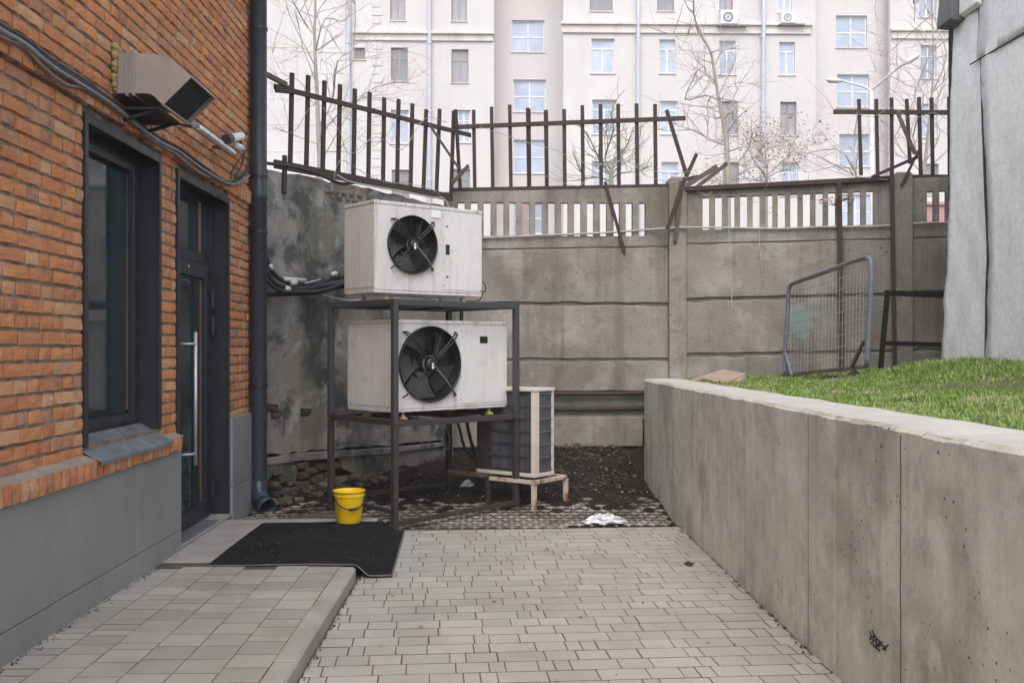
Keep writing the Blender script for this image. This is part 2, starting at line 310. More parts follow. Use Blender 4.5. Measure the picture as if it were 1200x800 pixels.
def smooth(t): t = max(0, min(1, t)); return t*t*(3-2*t)
def hn(x, y, s=1.0):      # cheap smooth noise
    return (math.sin(x*2.1*s+1.3)*math.cos(y*1.7*s+.4) + math.sin(x*4.7*s+y*3.1*s)*.5 + math.cos(y*7.3*s-x*5.9*s+2)*.25) / 1.75

# ================================================================== SETTING: ground
SIDE = -2.22          # face of the brick building
RWX = 1.58            # face of the retaining wall
KX, WZ = -.885, .085
def gz(x, y):
    z = .10*smooth((y-8.5)/1.4) + .12*smooth((y-9.8)/2.2)
    z += .07*smooth((x+.3)/1.2)*smooth((y-9.6)/2.4)
    return z
g = MB()
g.add([(-900,-900,-.12),(900,-900,-.12),(900,2500,-.12),(-900,2500,-.12)], [(0,1,2,3)])
obj('ground', g, MT['ground'], kind='structure')
# dark soil at the end of the alley
g = MB(); NX, NY = 60, 60
X0, X1, Y0, Y1 = -3.4, 1.95, 8.20, 12.9
for j in range(NY+1):
    for i in range(NX+1):
        x, y = X0+(X1-X0)*i/NX, Y0+(Y1-Y0)*j/NY
        e = smooth((y-8.9)/.8)
        g.v.append(Vector((x, y, gz(x, y) - .014 + e*(.035*hn(x, y, 3) + random.uniform(-.012, .012)))))
for j in range(NY):
    for i in range(NX):
        a = j*(NX+1)+i; g.f.append((a, a+1, a+NX+2, a+NX+1))
obj('terrain', g, MT['dirt'], kind='structure', smooth=True)
# litter of dead leaves
g = MB()
def flake(g, x, y, z, s):
    a = random.uniform(0, 6.28); t1, t2 = random.uniform(-.6,.6), random.uniform(-.6,.6)
    ex = Vector((math.cos(a), math.sin(a), t1))*s; ey = Vector((-math.sin(a), math.cos(a), t2))*s*random.uniform(.4,.9)
    c = Vector((x, y, z))
    g.add([c-ex, c-ey*.8, c+ex*random.uniform(.6,1), c+ey], [(0,1,2,3)])
for k in range(12000):
    x = random.uniform(-2.4, 1.56); y = 8.6 + 3.6*random.random()**.8
    dens = .35 + .65*smooth((x-.1)/.5)*smooth((y-9.3)/.7)
    if random.random() > dens: continue
    flake(g, x, y, gz(x, y) + .012 + .035*hn(x,y,3)*smooth((y-8.5)/.8) + random.uniform(0,.03), random.uniform(.006, .022))
obj('leaf_litter', g, MT['leaf'], kind='stuff')
# ------------------------------------------------------------------ lattice pavers (open concrete grid)
def lat_edge(x): return 8.31 + .063*(x+.8)      # far edge of the paving
g = MB(); P_ = .105
def diam(cx, cy, wx, wy, hh):
    z = gz(cx, cy) - .008 + .035*smooth((cy-8.9)/.8)*hn(cx,cy,3)
    pts = [(cx-wx, cy), (cx-wx*.34, cy-wy*.3), (cx, cy-wy), (cx+wx*.34, cy-wy*.3), (cx+wx, cy), (cx+wx*.34, cy+wy*.3), (cx, cy+wy), (cx-wx*.34, cy+wy*.3)]
    g.prism([(a, b, z-hh) for a, b in pts], (0, 0, hh))
row = 0; y = 8.36
while y < 9.75:
    x = -2.3 + (P_/2 if row % 2 else 0)
    while x < 1.54:
        if y > lat_edge(x)+.06 and random.random() > smooth((y-8.9)/.8)*1.1 - .03 + .3*max(0, hn(x, y, 1.5)):
            diam(x, y, P_*.50, .098, .03)
        x += P_
    y += .102; row += 1
obj('lattice_paving', g, MT['lattice'], kind='structure')
# ------------------------------------------------------------------ alley paving of small blocks
bed = MB(); bed.box((-1.2, .2, -.06), (RWX+.05, 8.33, -.0016))
pave = obj('pavement', bed, MT['joint'], kind='structure')
paver_meshes = {}
def paver_mesh(L, W, k, walk=False):
    key = (round(L,3), round(W,3), k, walk)
    if key not in paver_meshes:
        rr = random.Random(hash(key) & 0xffff); b = MB(); j, jw = (.0052, .0026) if walk else (.0032, .0062); c = .0025; h = .03
        x0, x1, y0, y1 = -L/2+j, L/2-j, -W/2+jw, W/2-jw
        q = [(x0,y0),(x1,y0),(x1,y1),(x0,y1)]; q = [(a+rr.uniform(-.0015,.0015), d+rr.uniform(-.0015,.0015)) for a, d in q]
        q2 = [(a*(1-2*c/L), d*(1-2*c/W)) for a, d in q]
        b.add([(a,d,-h) for a,d in q]+[(a,d,-.001) for a,d in q]+[(a,d,0) for a,d in q2],
              [(8,9,10,11)]+[(i,(i+1)%4,(i+1)%4+4,i+4) for i in range(4)]+[(i+4,(i+1)%4+4,(i+1)%4+8,i+8) for i in range(4)])
        paver_meshes[key] = b
    return paver_meshes[key]
def lay(parent, items, m, name, zt, nmax):
    """items = (x, y, rot, L, W): the nearest nmax as parts, the rest joined"""
    items.sort(key=lambda q: (q[1] < 3.9) * 100 + q[1])
    cache = {}; rest = MB()
    for n, (x, y, a, L, W) in enumerate(items):
        k = random.randrange(3); b = paver_mesh(L, W, k, name == 'path_paver'); key = (round(L,3), round(W,3), k)
        tx, ty = random.gauss(0, .002), random.gauss(0, .002); z = zt(x, y) + random.gauss(0, .0005)
        if n < nmax:
            if key not in cache: cache[key] = mesh_of(name, b, m)
            inst('paver', cache[key], parent, (x, y, z), (tx, ty, a))
        else:
            ca, sa = math.cos(a), math.sin(a)
            rest.add([(x+p.x*ca-p.y*sa, y+p.x*sa+p.y*ca, z+p.z+p.x*tx+p.y*ty) for p in b.v], b.f)
    if rest.v: obj('paver', rest, m, parent, kind='stuff')
items = []; A = R(3.6); RWD = .152; rw = random.Random(5)
row = -8
while row < 64:
    s = -2.2 + rw.choice((0, .04, .078, .12)); t = 2.9 + row*RWD - .3
    while s < 2.6:
        L = rw.choice((.078, .156, .156, .234, .234))
        cs0, L0 = s, L; cs = s + L/2; x = cs*math.cos(A) - 0*math.sin(A); y = t + cs*math.sin(A)
        xl = x - L/2; xr = x + L/2
        if xr > KX+.03 and xl < KX+.008: L2 = xr-KX-.008; x += (L-L2)/2; L = L2; xl = x-L/2
        if xl > KX+.002 and xl < RWX-.03 and y < lat_edge(x) - .04 and y > .3:
            if xr > RWX-.002: L2 = max(.05, L-(xr-RWX)-.004); x -= (L-L2)/2; L = L2
            items.append((x, y, A, L, RWD))
        s = cs0 + L0
    row += 1
# cut pieces beside the kerb fill the ragged edge
lay(pave, items, MT['paver'], 'paver', lambda x, y: 0.0, 300)
# ------------------------------------------------------------------ raised walkway beside the brick building
KX, WZ = -.885, .085
bed = MB(); bed.box((SIDE-.02, .2, -.06), (KX-.09, 8.2, WZ-.0016))
walk = obj('path', bed, MT['joint'], kind='structure')
items = []; nr = 6; rwid = (KX-.11-SIDE-.005)/nr
for r in range(nr):
    yy = .3 + rw.uniform(0, .12); xc = SIDE + .005 + rwid*(r+.5)
    while yy < 8.1:
        L = rw.choice((.10, .15, .20, .20))
        if not (yy+L > 6.62 and True): items.append((xc, yy+L/2, R(90), L, rwid))
        yy += L
lay(walk, items, MT['paver2'], 'path_paver', lambda x, y: WZ, 300)
g = MB(); g.box((SIDE-.2, 6.66, WZ-.05), (-1.86, 8.16, WZ+.004)); g.box((-1.86+.004, 6.66, WZ-.06), (KX-.115, 8.1, WZ-.006))
obj('concrete_strip', g, MT['kerb'], walk, bevel=.004)
y = .6
while y < 6.4:
    L = min(.98, 6.52-y); g = MB(); dz = random.uniform(-.003, .003)
    g.prism([(KX-.105, y+.003, -.02), (KX+random.uniform(-.003,.003), y+.003, -.02), (KX, y+.003, WZ-.012+dz), (KX-.014, y+.003, WZ+.006+dz), (KX-.105, y+.003, WZ+.006+dz)], (0, L-.008, 0))
    obj('kerb', g, MT['kerb'], walk, bevel=.004); y += .98 if y > .7 else 1.0
g = MB(); g.prism([(-2.2, 8.17, -.02), (-.95, 8.24, -.02), (-.95, 8.35, -.02), (-2.2, 8.30, -.02)], (0, 0, .11))
obj('kerb', g, MT['kerb'], walk, bevel=.006)

# ================================================================== BRICK BUILDING
bb = thing('brick_building', (-5, 6, 0), 'weathered orange brick building on the left with grey stone-clad base', 'building')
BYE = onX(297, 400, SIDE).y              # far corner of the building
wy0, wy1 = onX(98, 300, SIDE).y, onX(187, 300, SIDE).y
wz0, wz1 = .965, onX(97, 130, SIDE).z
dy0, dy1 = onX(207, 300, SIDE).y, onX(267.5, 300, SIDE).y
dz0, dz1 = .10, onX(206, 197, SIDE).z
LEDZ = .80                                 # top of cladding
LEDY = onX(216, 500, SIDE+.075).y
BTOP = 5.9
def holes_wall(g, place, s0, s1, z0, z1, holes, depth, back=True):
    """a wall in (s, z) with rectangular holes and reveals; place(s, z, d) gives the world point, d = depth into the wall"""
    ss = sorted({s0, s1, *[h[0] for h in holes], *[h[1] for h in holes]}); zz = sorted({z0, z1, *[h[2] for h in holes], *[h[3] for h in holes]})
    ss = [q for q in ss if s0 <= q <= s1]; zz = [q for q in zz if z0 <= q <= z1]
    inh = lambda a, b: any(h[0] < a < h[1] and h[2] < b < h[3] for h in holes)
    for i in range(len(ss)-1):
        for j in range(len(zz)-1):
            a, b, c, d = ss[i], ss[i+1], zz[j], zz[j+1]
            if inh((a+b)/2, (c+d)/2): continue
            g.add([place(a,c,0), place(b,c,0), place(b,d,0), place(a,d,0)], [(0,1,2,3)])
            if back: g.add([place(a,c,depth), place(b,c,depth), place(b,d,depth), place(a,d,depth)], [(3,2,1,0)])
    for (a, b, c, d) in list(holes) + [(s0, s1, z0, z1)]:
        for (p, q) in (((a,c),(b,c)), ((b,c),(b,d)), ((b,d),(a,d)), ((a,d),(a,c))):
            g.add([place(p[0],p[1],0), place(q[0],q[1],0), place(q[0],q[1],depth), place(p[0],p[1],depth)], [(0,1,2,3)])
g = MB(); MJ = .011
holes_wall(g, lambda s, z, d: (SIDE-MJ-d, s, z), -1.0, BYE-.01, -.1, BTOP, [(wy0, wy1, wz0, wz1), (dy0, dy1, -.1, dz1)], .3)
g.box((-9, BYE-.3, -.1), (SIDE-.3, BYE-.01, BTOP)); g.box((-9, -1, -.1), (SIDE-.6, -.8, BTOP)); g.box((-9,-1,-.1), (-8.8, BYE-.02, BTOP))
obj('wall', g, MT['mortar'], bb)
g = MB(); g.prism([(SIDE+.25, -1.2, BTOP), (-5.6, -1.2, BTOP+.7), (-9.3, -1.2, BTOP)], (0, BYE+1.5, 0)); obj('roof', g, MT['roof'], bb)
# bricks: rows of stretchers and headers
CP = .0772
def brick_mb(L, Hh, rr, depth=.016):
    b = MB(); nx = 3 if L > .16 else 2; nz = 2; n1, n2 = nx+1, nz+1; c = .004
    for j in range(n2):
        for i in range(n1):
            y = -L/2+c+(L-2*c)*i/nx; z = -Hh/2+c+(Hh-2*c)*j/nz
            ed = (i in (0, nx)) + (j in (0, nz))
            b.v.append(Vector((rr.gauss(0, .0006) - ed*rr.uniform(0, .0045), y+rr.gauss(0,.0016), z+rr.gauss(0,.0014))))
    for j in range(nz):
        for i in range(nx):
            a = j*n1+i; b.f.append((a, a+1, a+n1+1, a+n1))
    ring = [i for i in range(n1)] + [j*n1+nx for j in range(1, n2)] + [nz*n1+i for i in range(nx-1, -1, -1)] + [j*n1 for j in range(nz-1, 0, -1)]
    k = len(b.v)
    for q in ring:
        p = b.v[q]; b.v.append(Vector((-depth, p.y + (c if p.y > 0 else -c)*(1 if abs(p.y) > L/2-.02 else 0), p.z + (c if p.z > 0 else -c)*(1 if abs(p.z) > Hh/2-.02 else 0))))
    m_ = len(ring)
    for q in range(m_): b.f.append((ring[q], k+q, k+(q+1)%m_, ring[(q+1)%m_]))
    b.f = [f if True else f for f in b.f]
    return b
rb = random.Random(11)
VAR = {}
for L in (.25, .12): VAR[L] = [brick_mb(L, .0655, rb) for _ in range(10)]
VM = {}
bricks = []    # (y, z, L, variant, x offset, tilt)
z = LEDZ + .10 + CP/2; row = 0
BAND = (2.83, 2.83+CP*1.15)
def blocked(a, b, z):
    for (h0, h1, q0, q1) in ((wy0-.005, wy1+.005, wz0-.02, wz1+.005), (dy0-.005, dy1+.005, -1, dz1+.005)):
        if q0 < z+.03 and z-.03 < q1 and a < h1 and b > h0: return (h0, h1)
    return None
while z < BTOP-.05:
    if abs(z-2.865) < .055: z += CP; row += 1; continue
    y = .6 + (0 if row % 2 else .065) + rb.uniform(-.02,.02)
    while y < BYE-.03:
        L = .25 if (row % 2 == 0 and rb.random() < .85) or rb.random() < .10 else .12
        L = min(L, BYE-.012-y) if y+L > BYE-.012 else L
        b0 = blocked(y, y+L, z)
        if b0:
            if b0[0]-y > .05: bricks.append((y, z, b0[0]-y-.004, row))
            y = b0[1] + .004; continue
        if L > .04: bricks.append((y, z, L, row))
        y += L + .0125
    z += CP; row += 1
def in_view(p):
    d = p - CAMP; dep = d.y*CT + d.x*ST; u = CU + F*(d.x*CT - d.y*ST)/dep if dep > 0 else -9; v = CV - F*d.z/dep if dep > 0 else -9
    return dep > .1 and 0 < u < 1200 and 0 < v < 800
bl = []
for (y, z, L, r_) in bricks:
    c = Vector((SIDE, y+L/2, z)); bl.append((not in_view(c), c.y + abs(z-H)*.25 - (L > .2)*.15, y, z, L))
bl.sort(); rest = MB(); nb = 0
for (hid, _, y, z, L) in bl:
    base = .25 if L > .185 else .12; k = rb.randrange(10)
    off = rb.gauss(0, .0022); rx = rb.gauss(0, .006); rz = rb.gauss(0, .008); sy = L/base
    c = Vector((SIDE+off, y+L/2, z+rb.gauss(0,.0012)))
    if not hid and nb < 270:
        key = (base, k)
        if key not in VM: VM[key] = mesh_of('brick', VAR[base][k], MT['brick'])
        inst('brick', VM[key], bb, c, (rx, 0, rz), (1, sy, 1)); nb += 1
    else:
        M_ = Matrix.Translation(c) @ Matrix.Rotation(rz, 4, 'Z') @ Matrix.Rotation(rx, 4, 'X') @ Matrix.Diagonal((1, sy, 1, 1))
        b = VAR[base][k]; rest.add([M_ @ p for p in b.v], b.f)
# projecting string course of headers, and the standing bricks above the openings
bm_ = MB(); y = .6
hd = [brick_mb(.112, .085, rb, .06) for _ in range(5)]
st = [brick_mb(.068, .125, rb, .03) for _ in range(5)]
y = .6; cnt = 0
while y < BYE-.08:
    up = y > wy0 + .9
    b = rb.choice(st if up else hd); W = .068 if up else .112; zc = 2.865+.0 if up else 2.87
    c = Vector((SIDE+.034+rb.gauss(0,.003), y+W/2, 2.872 + rb.gauss(0,.003)))
    rest.add([c + Vector((p.x, p.y, p.z)) for p in b.v], b.f)
    y += W + .0085
g = MB(); g.box((SIDE-.01, .6, 2.83), (SIDE+.022, BYE-.05, 2.91)); obj('mortar_band', g, MT['mortar'], bb)
obj('brick', rest, MT['brick'], bb, kind='stuff')
# ledge of standing bricks on the cladding with a mortar cap
ledg = [brick_mb(.078, .098, rb, .09) for _ in range(5)]; lm = [mesh_of('brick', b, MT['brick']) for b in ledg]
y = 3.9
while y < LEDY-.04:
    inst('brick', lm[rb.randrange(5)], bb, (SIDE+.075+rb.gauss(0,.003), y+.04, LEDZ+.048+rb.gauss(0,.003)), (rb.gauss(0,.02), 0, rb.gauss(0,.02)))
    y += .088
g = MB(); g.box((SIDE-.02, .5, LEDZ), (SIDE+.062, LEDY, LEDZ+.09)); obj('ledge_core', g, MT['mortar'], bb)
g = MB(); n = 60
for i in range(n+1):
    yy = .5 + (LEDY-.5)*i/n; j1, j2 = random.uniform(-.008,.004), random.uniform(-.004,.004)
    g.v += [Vector((SIDE-.01, yy, LEDZ+.125+j2)), Vector((SIDE+.066+j1, yy, LEDZ+.099+j2)), Vector((SIDE+.066+j1, yy, LEDZ+.09))]
for i in range(n):
    for q in (0, 1): g.f.append((i*3+q, i*3+q+1, i*3+q+4, i*3+q+3))
obj('mortar_cap', g, MT['ledge'], bb, smooth=True)
# cladding tiles
ty = .62; tiles = []
off_t = onX(48.6, 760, SIDE).y; edges = [off_t + .605*k for k in range(-6, 5)]
def tile(a, b, c, d, x=SIDE+.035):
    g = MB(); g.box((x-.03, a+.0025, c+.0025), (x + random.uniform(-.001,.001), b-.0025, d-.0025)); obj('cladding_tile', g, MT['clad'], bb, bevel=.0015, seg=1)
RZ = .235
for a, b in zip(edges[:-1], edges[1:]):
    if a > dy0-.1: break
    b = min(b, dy0 - .002)
    if b - a > .05: tile(a, b, -.03, RZ)
e2 = [off_t + .605*k + .0 for k in range(-6, 5, 2)] + [dy0-.002]
for a, b in zip(e2[:-1], e2[1:]):
    if b > a + .05: tile(a, min(b, dy0-.002), RZ, LEDZ)
tile(dy1+.003, BYE, -.03, .33); tile(dy1+.003, BYE, .33, LEDZ+.12)
# window
def reveal(y0, y1, z0, z1, dep, bottom=True, lip=.035):
    g = MB(); t = .012
    for yy, s in ((y0, 1), (y1, -1)):
        g.box((SIDE-dep, yy, z0), (SIDE+.012, yy+s*t, z1)); g.box((SIDE+.004, yy-s*.004, z0), (SIDE+.014, yy+s*lip, z1+.0))
    g.box((SIDE-dep, y0+t, z1-t), (SIDE+.012, y1-t, z1)); g.box((SIDE+.002, y0+lip, z1-lip*1.6), (SIDE+.0125, y1-lip, z1+.003))
    return g
wcase = obj('window_casing', reveal(wy0, wy1, wz0, wz1, .26), MT['casing'], bb, bevel=.002)
def frame_x(x, y0, y1, z0, z1, w, d, bars_y=(), bars_z=()):
    g = MB(); g.box((x-d, y0, z0), (x, y0+w, z1)); g.box((x-d, y1-w, z0), (x, y1, z1)); g.box((x-d-.001, y0+w, z0), (x-.001, y1-w, z0+w)); g.box((x-d-.001, y0+w, z1-w), (x-.001, y1-w, z1))
    for (a, ww) in bars_y: g.box((x-d+.002, a-ww/2, z0+w), (x-.002, a+ww/2, z1-w))
    for (a, ww) in bars_z: g.box((x-d+.004, y0+w, a-ww/2), (x-.004, y1-w, a+ww/2))
    return g
win = obj('window', frame_x(SIDE-.13, wy0+.012, wy1-.012, wz0, wz1-.012, .075, .07, bars_y=[(wy0+.26, .05)]), MT['frame'], bb, bevel=.003)
obj('frame', frame_x(SIDE-.118, wy0+.30, wy1-.10, wz0+.07, wz1-.09, .05, .04), MT['casing'], win, bevel=.003)
g = MB(); g.box((SIDE-.175, wy0+.05, wz0+.05), (SIDE-.165, wy1-.06, wz1-.06)); obj('pane', g, MT['glass'], win)
g = MB(); g.box((SIDE-.163, wy1-.155, wz0+.14), (SIDE-.157, wy1-.143, wz1-.15)); obj('reflection_strip', g, MT['reflstrip'], win)  # thin strip painted as a reflection in the window glass
g = MB(); sx = SIDE+.10
g.prism([(SIDE-.13, 0, wz0+.045), (sx, 0, wz0-.075), (sx, 0, wz0-.098), (sx-.004, 0, wz0-.098), (sx-.004, 0, wz0-.081), (SIDE-.13, 0, wz0+.04)], (0, 1, 0))
for p in g.v: p.y = (wy0+.0 if p.y < .5 else wy1-.01) + (0 if p.x < SIDE else 0)
obj('window_sill', g, MT['sill'], bb, bevel=.001, seg=1)
# door
obj('door_casing', reveal(dy0, dy1, .09, dz1, .26), MT['casing'], bb, bevel=.002)
tz = onX(225, 300, SIDE-.14).z
g = frame_x(SIDE-.13, dy0+.012, dy1-.012, .12, dz1-.012, .05, .09, bars_z=[(tz, .085)])
door = obj('door', g, MT['frame'], bb, bevel=.003)
lf0, lf1 = dy0+.07, onX(244, 400, SIDE-.12).y
lz0, lz1 = .13, tz-.05
obj('door_leaf', frame_x(SIDE-.112, lf0, lf1, lz0, lz1, .11, .06), MT['casing'], door, bevel=.003)
g = MB(); g.box((SIDE-.155, lf0+.1, lz0+.1), (SIDE-.147, lf1-.1, lz1-.1)); obj('door_glass', g, MT['glass'], door)
g = MB(); g.box((SIDE-.165, dy0+.06, tz+.03), (SIDE-.157, dy1-.06, dz1-.06)); obj('transom_pane', g, MT['glass'], door)
g = MB(); g.box((SIDE-.1445, lf1-.16, lz0+.13), (SIDE-.1435, lf1-.112, lz1-.12)); g.box((SIDE-.155, lf1-.16, tz+.05), (SIDE-.150, lf1-.10, dz1-.08)); obj('reflection_strip', g, MT['reflstrip'], door)  # painted reflection on the door glass and the transom
hx = SIDE-.03; hy = onX(229, 450, hx).y; ht, hb = onX(229, 389, hx).z, onX(229, 545, hx).z
g = MB(); g.tube([(hx, hy, hb), (hx, hy, ht)], .014, 12)
for vz in (ht-.09, hb+.09): g.tube([(hx, hy, vz), (hx-.01, hy-.06, vz), (SIDE-.11, hy-.11, vz)], .010, 10)
obj('pull_handle', g, MT['steel'], door, smooth=True)
for vv in (350, 381, 573):
    zc = onX(245, vv, SIDE-.10).z; g = MB(); g.box((SIDE-.108, lf1-.01, zc-.06), (SIDE-.085, lf1+.035, zc+.06)); g.tube([(SIDE-.085, lf1+.012, zc-.075), (SIDE-.085, lf1+.012, zc+.075)], .014, 8); g.box((SIDE-.10, lf1+.02, zc-.02), (SIDE-.06, lf1+.06, zc+.03))
    obj('hinge', g, MT['black'], door, bevel=.002)
g = MB(); g.box((SIDE-.29, dy0+.01, WZ+.006), (SIDE+.03, dy1+.01, .115)); obj('threshold', g, MT['kerb'], bb, bevel=.004)
g = MB(); g.box((SIDE-.11, dy0+.12, .1165), (SIDE+.02, dy1-.35, .124)); obj('threshold_plate', g, MT['sill'], bb, bevel=.001)
for (u, v) in ((221, 312),):
    p = onX(u, v, SIDE-.11); g = MB(); g.box((p.x, p.y-.01, p.z-.01), (p.x+.003, p.y+.01, p.z+.01)); obj('sticker', g, MT['lampwhite'], door)

# ------------------------------------------------------------------ downpipe
PX, PY = -2.135, 9.16
dp = thing('downpipe', (PX, PY, 0), 'dark blue-grey round downpipe on the corner of the brick building, ending in an elbow', 'downpipe')
PR = .075
z = .27
for k, z1 in enumerate((2.9, 5.4, 6.1)):
    g = MB(); g.lathe((PX, PY, z), (0,0,1), [(PR, 0), (PR, z1-z-.05), (PR+.006, z1-z-.045), (PR+.006, z1-z)], 20); obj('pipe_length', g, MT['pipe'], dp, smooth=True); z = z1-.02
for zz in (1.15, 2.55, 3.05, 4.4):
    g = MB(); g.lathe((PX, PY, zz), (0,0,1), [(PR, 0), (PR+.008, .001), (PR+.008, .028), (PR, .03)], 20); g.box((PX-.10, PY-.012, zz+.003), (PX-.07, PY+.012, zz+.026)); obj('clamp', g, MT['black'], dp)
g = MB(); pe = P(316, 592, 8.95)
pts = [Vector((PX, PY, .30)), Vector((PX, PY, .22)), Vector((PX+.012, PY-.02, .17)), Vector((PX+.06, PY-.08, .10)), Vector((PX+.12, PY-.16, .075))]
g.tube(pts, [PR+.003]*5, 20, cap=False); g.tube([pts[-2]+Vector((0,0,0)), pts[-1]], [PR+.006]*2, 20, cap=False)
e = obj('elbow', g, MT['pipe'], dp, smooth=True); sm = e.modifiers.new('solid', 'SOLIDIFY'); sm.thickness = .004
# ------------------------------------------------------------------ duct
dt = thing('air_duct', (SIDE, 6.0, 2.95), 'rectangular sheet metal air duct elbow sticking out of the brick wall above the window', 'air duct')
p_t = onX(217, 92, -1.8); yA = onX(133, 90, SIDE).y; yB = yA + .50
zt, zb = onX(150, 70, SIDE+.05).z + .01, onX(150, 114, SIDE+.05).z
def prof(off=0):
    ax, az = SIDE+.19, zb          # elbow turns about its lower inside corner
    R1 = zt - zb; out = [(SIDE-.05, zt), (ax, zt)]
    C = (ax, zb - .07); ro = R1 + .07
    for k in range(1, 7):
        a = R(90 - 45*k/6); out.append((C[0] + ro*math.cos(a), C[1] + ro*math.sin(a)))
    a = R(45); e1 = (out[-1][0] + .06*math.sin(a), out[-1][1] - .06*math.cos(a))
    inn = [(C[0] + .07*math.cos(R(90-45*k/4)), C[1] + .07*math.sin(R(90-45*k/4))) for k in range(5)]
    e2 = (inn[-1][0] + .06*math.sin(a), inn[-1][1] - .06*math.cos(a))
    return out + [e1], [(SIDE-.05, zb)] + inn + [e2]
top, bot = prof()
def near(g, a, b, y0, y1, t=.003): pass
g = MB()
# side cheeks (far and near), top and bottom sheets, open mouth
cheek = [(x, z) for x, z in top] + [(x, z) for x, z in reversed(bot)]
for yy in (yA, yB):
    g.prism([(x, yy, z) for x, z in cheek], (0, .003 if yy == yA else -.003, 0))
for line in (top, bot):
    for (a, b) in zip(line[:-1], line[1:]):
        n_ = Vector((b[1]-a[1], 0, -(b[0]-a[0]))).normalized()*.003*(1 if line is top else -1)
        g.add([(a[0], yA+.003, a[1]), (b[0], yA+.003, b[1]), (b[0], yB-.003, b[1]), (a[0], yB-.003, a[1])], [(0,1,2,3)])
obj('elbow', g, MT['duct'], dt)
g = MB(); e1, e2 = Vector((top[-1][0], 0, top[-1][1])), Vector((bot[-1][0], 0, bot[-1][1])); dn = Vector((math.sin(R(45)), 0, -math.cos(R(45))))
for a, b in (((e1, yA), (e2, yA)), ((e2, yA), (e2, yB)), ((e2, yB), (e1, yB)), ((e1, yB), (e1, yA))):
    g.bar(a[0]+Vector((0,a[1],0))+dn*.004, b[0]+Vector((0,b[1],0))+dn*.004, .012, .012)
obj('mouth_rim', g, MT['duct'], dt)
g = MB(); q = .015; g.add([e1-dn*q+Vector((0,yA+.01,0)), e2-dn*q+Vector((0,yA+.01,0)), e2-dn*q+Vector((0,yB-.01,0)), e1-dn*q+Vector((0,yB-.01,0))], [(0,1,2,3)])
for e_, s_ in ((e1, 1), (e2, -1)):
    pass
obj('dark_inside', g, MT['cavity'], dt)
for xx in (SIDE+.075, SIDE+.115):
    g = MB(); t = .018
    g.box((xx, yA-t, zb-t), (xx+.012, yA, zt+t)); g.box((xx, yB, zb-t), (xx+.012, yB+t, zt+t)); g.box((xx, yA, zt), (xx+.012, yB, zt+t)); g.box((xx, yA, zb-t), (xx+.012, yB, zb))
    obj('flange', g, MT['duct'], dt, bevel=.001, seg=1)
g = MB()
for k in range(60):
    a = random.uniform(0, 1); s = random.choice((0, 1, 2))
    p = (SIDE+.012, yA-.02, zb+(zt-zb)*a) if s == 0 else ((SIDE+.012, yA+(yB-yA)*a, zt+.02) if s == 1 else (SIDE+.01, yA-.02+random.uniform(0,.03), zt+random.uniform(0,.05)))
    r = random.uniform(.012, .03); g.lathe(Vector(p)-Vector((r*.5,0,0)), (random.gauss(0,.3)+1,random.gauss(0,.3),random.gauss(0,.3)), [(r*.1,0),(r,r*.5),(r*.8,r),(r*.1,r*1.3)], 6)
obj('insulation_foam', g, MT['foam'], dt, smooth=True, kind='stuff')
g = MB(); g.box((SIDE+.0, yA+.02, zb-.09), (SIDE+.26, yB-.05, zb-.075)); g.bar((SIDE, yA+.05, zb-.16), (SIDE+.25, yA+.05, zb-.08), .025, .02); g.bar((SIDE, yB-.1, zb-.16), (SIDE+.25, yB-.1, zb-.08), .025, .02); obj('support_bracket', g, MT['black'], dt, bevel=.003)
# ------------------------------------------------------------------ cables along the wall
def wire_on_side(pts, off, r, jit=0):
    out = []
    pp = [onX(u, v, SIDE+off) for u, v in pts]
    return pp
def spline(pts, n=6):
    out = []; P_ = [pts[0]] + list(pts) + [pts[-1]]
    for i in range(1, len(P_)-2):
        p0, p1, p2, p3 = map(Vector, (P_[i-1], P_[i], P_[i+1], P_[i+2]))
        for k in range(n):
            t = k/n; out.append(.5*((2*p1) + (p2-p0)*t + (2*p0-5*p1+4*p2-p3)*t*t + (3*p1-p0-3*p2+p3)*t**3))
    out.append(Vector(pts[-1])); return out
cb = [[(-60,-12),(0,29),(30,47),(60,70),(100,96),(130,118),(165,147),(190,163),(212,175),(240,196),(270,214),(290,200)],
      [(-60,-6),(0,35),(28,51),(60,77),(98,101),(130,122),(165,150),(188,167),(210,178),(240,200),(272,216),(292,206)],
      [(-60,2),(0,42),(28,55),(50,78),(75,98),(98,104),(132,126),(160,148),(178,164),(205,180),(235,203),(266,212)],
      [(-60,-9),(0,32),(32,52),(62,74),(101,99),(132,121),(164,150),(190,166),(215,182),(245,204),(276,213),(291,196)]]
lbls = ['uppermost black cable of the bundle clipped along the brick string course', 'thick second cable of the bundle on the brick string course', 'slack lowest cable drooping under the others along the brick wall', 'thin cable wedged between the two upper ones on the brick wall']
for k, (line, rr) in enumerate(zip(cb, (.013, .012, .009, .008))):
    g = MB(); g.tube(spline([onX(u, v, SIDE+.052+.012*(k % 2)) for u, v in line]), rr, 8)
    tag(obj('wall_cable', g, MT['cable'] if k in (1, 2) else MT['hose'], smooth=True), lbls[k], 'cable', 'cables clipped along the brick wall')
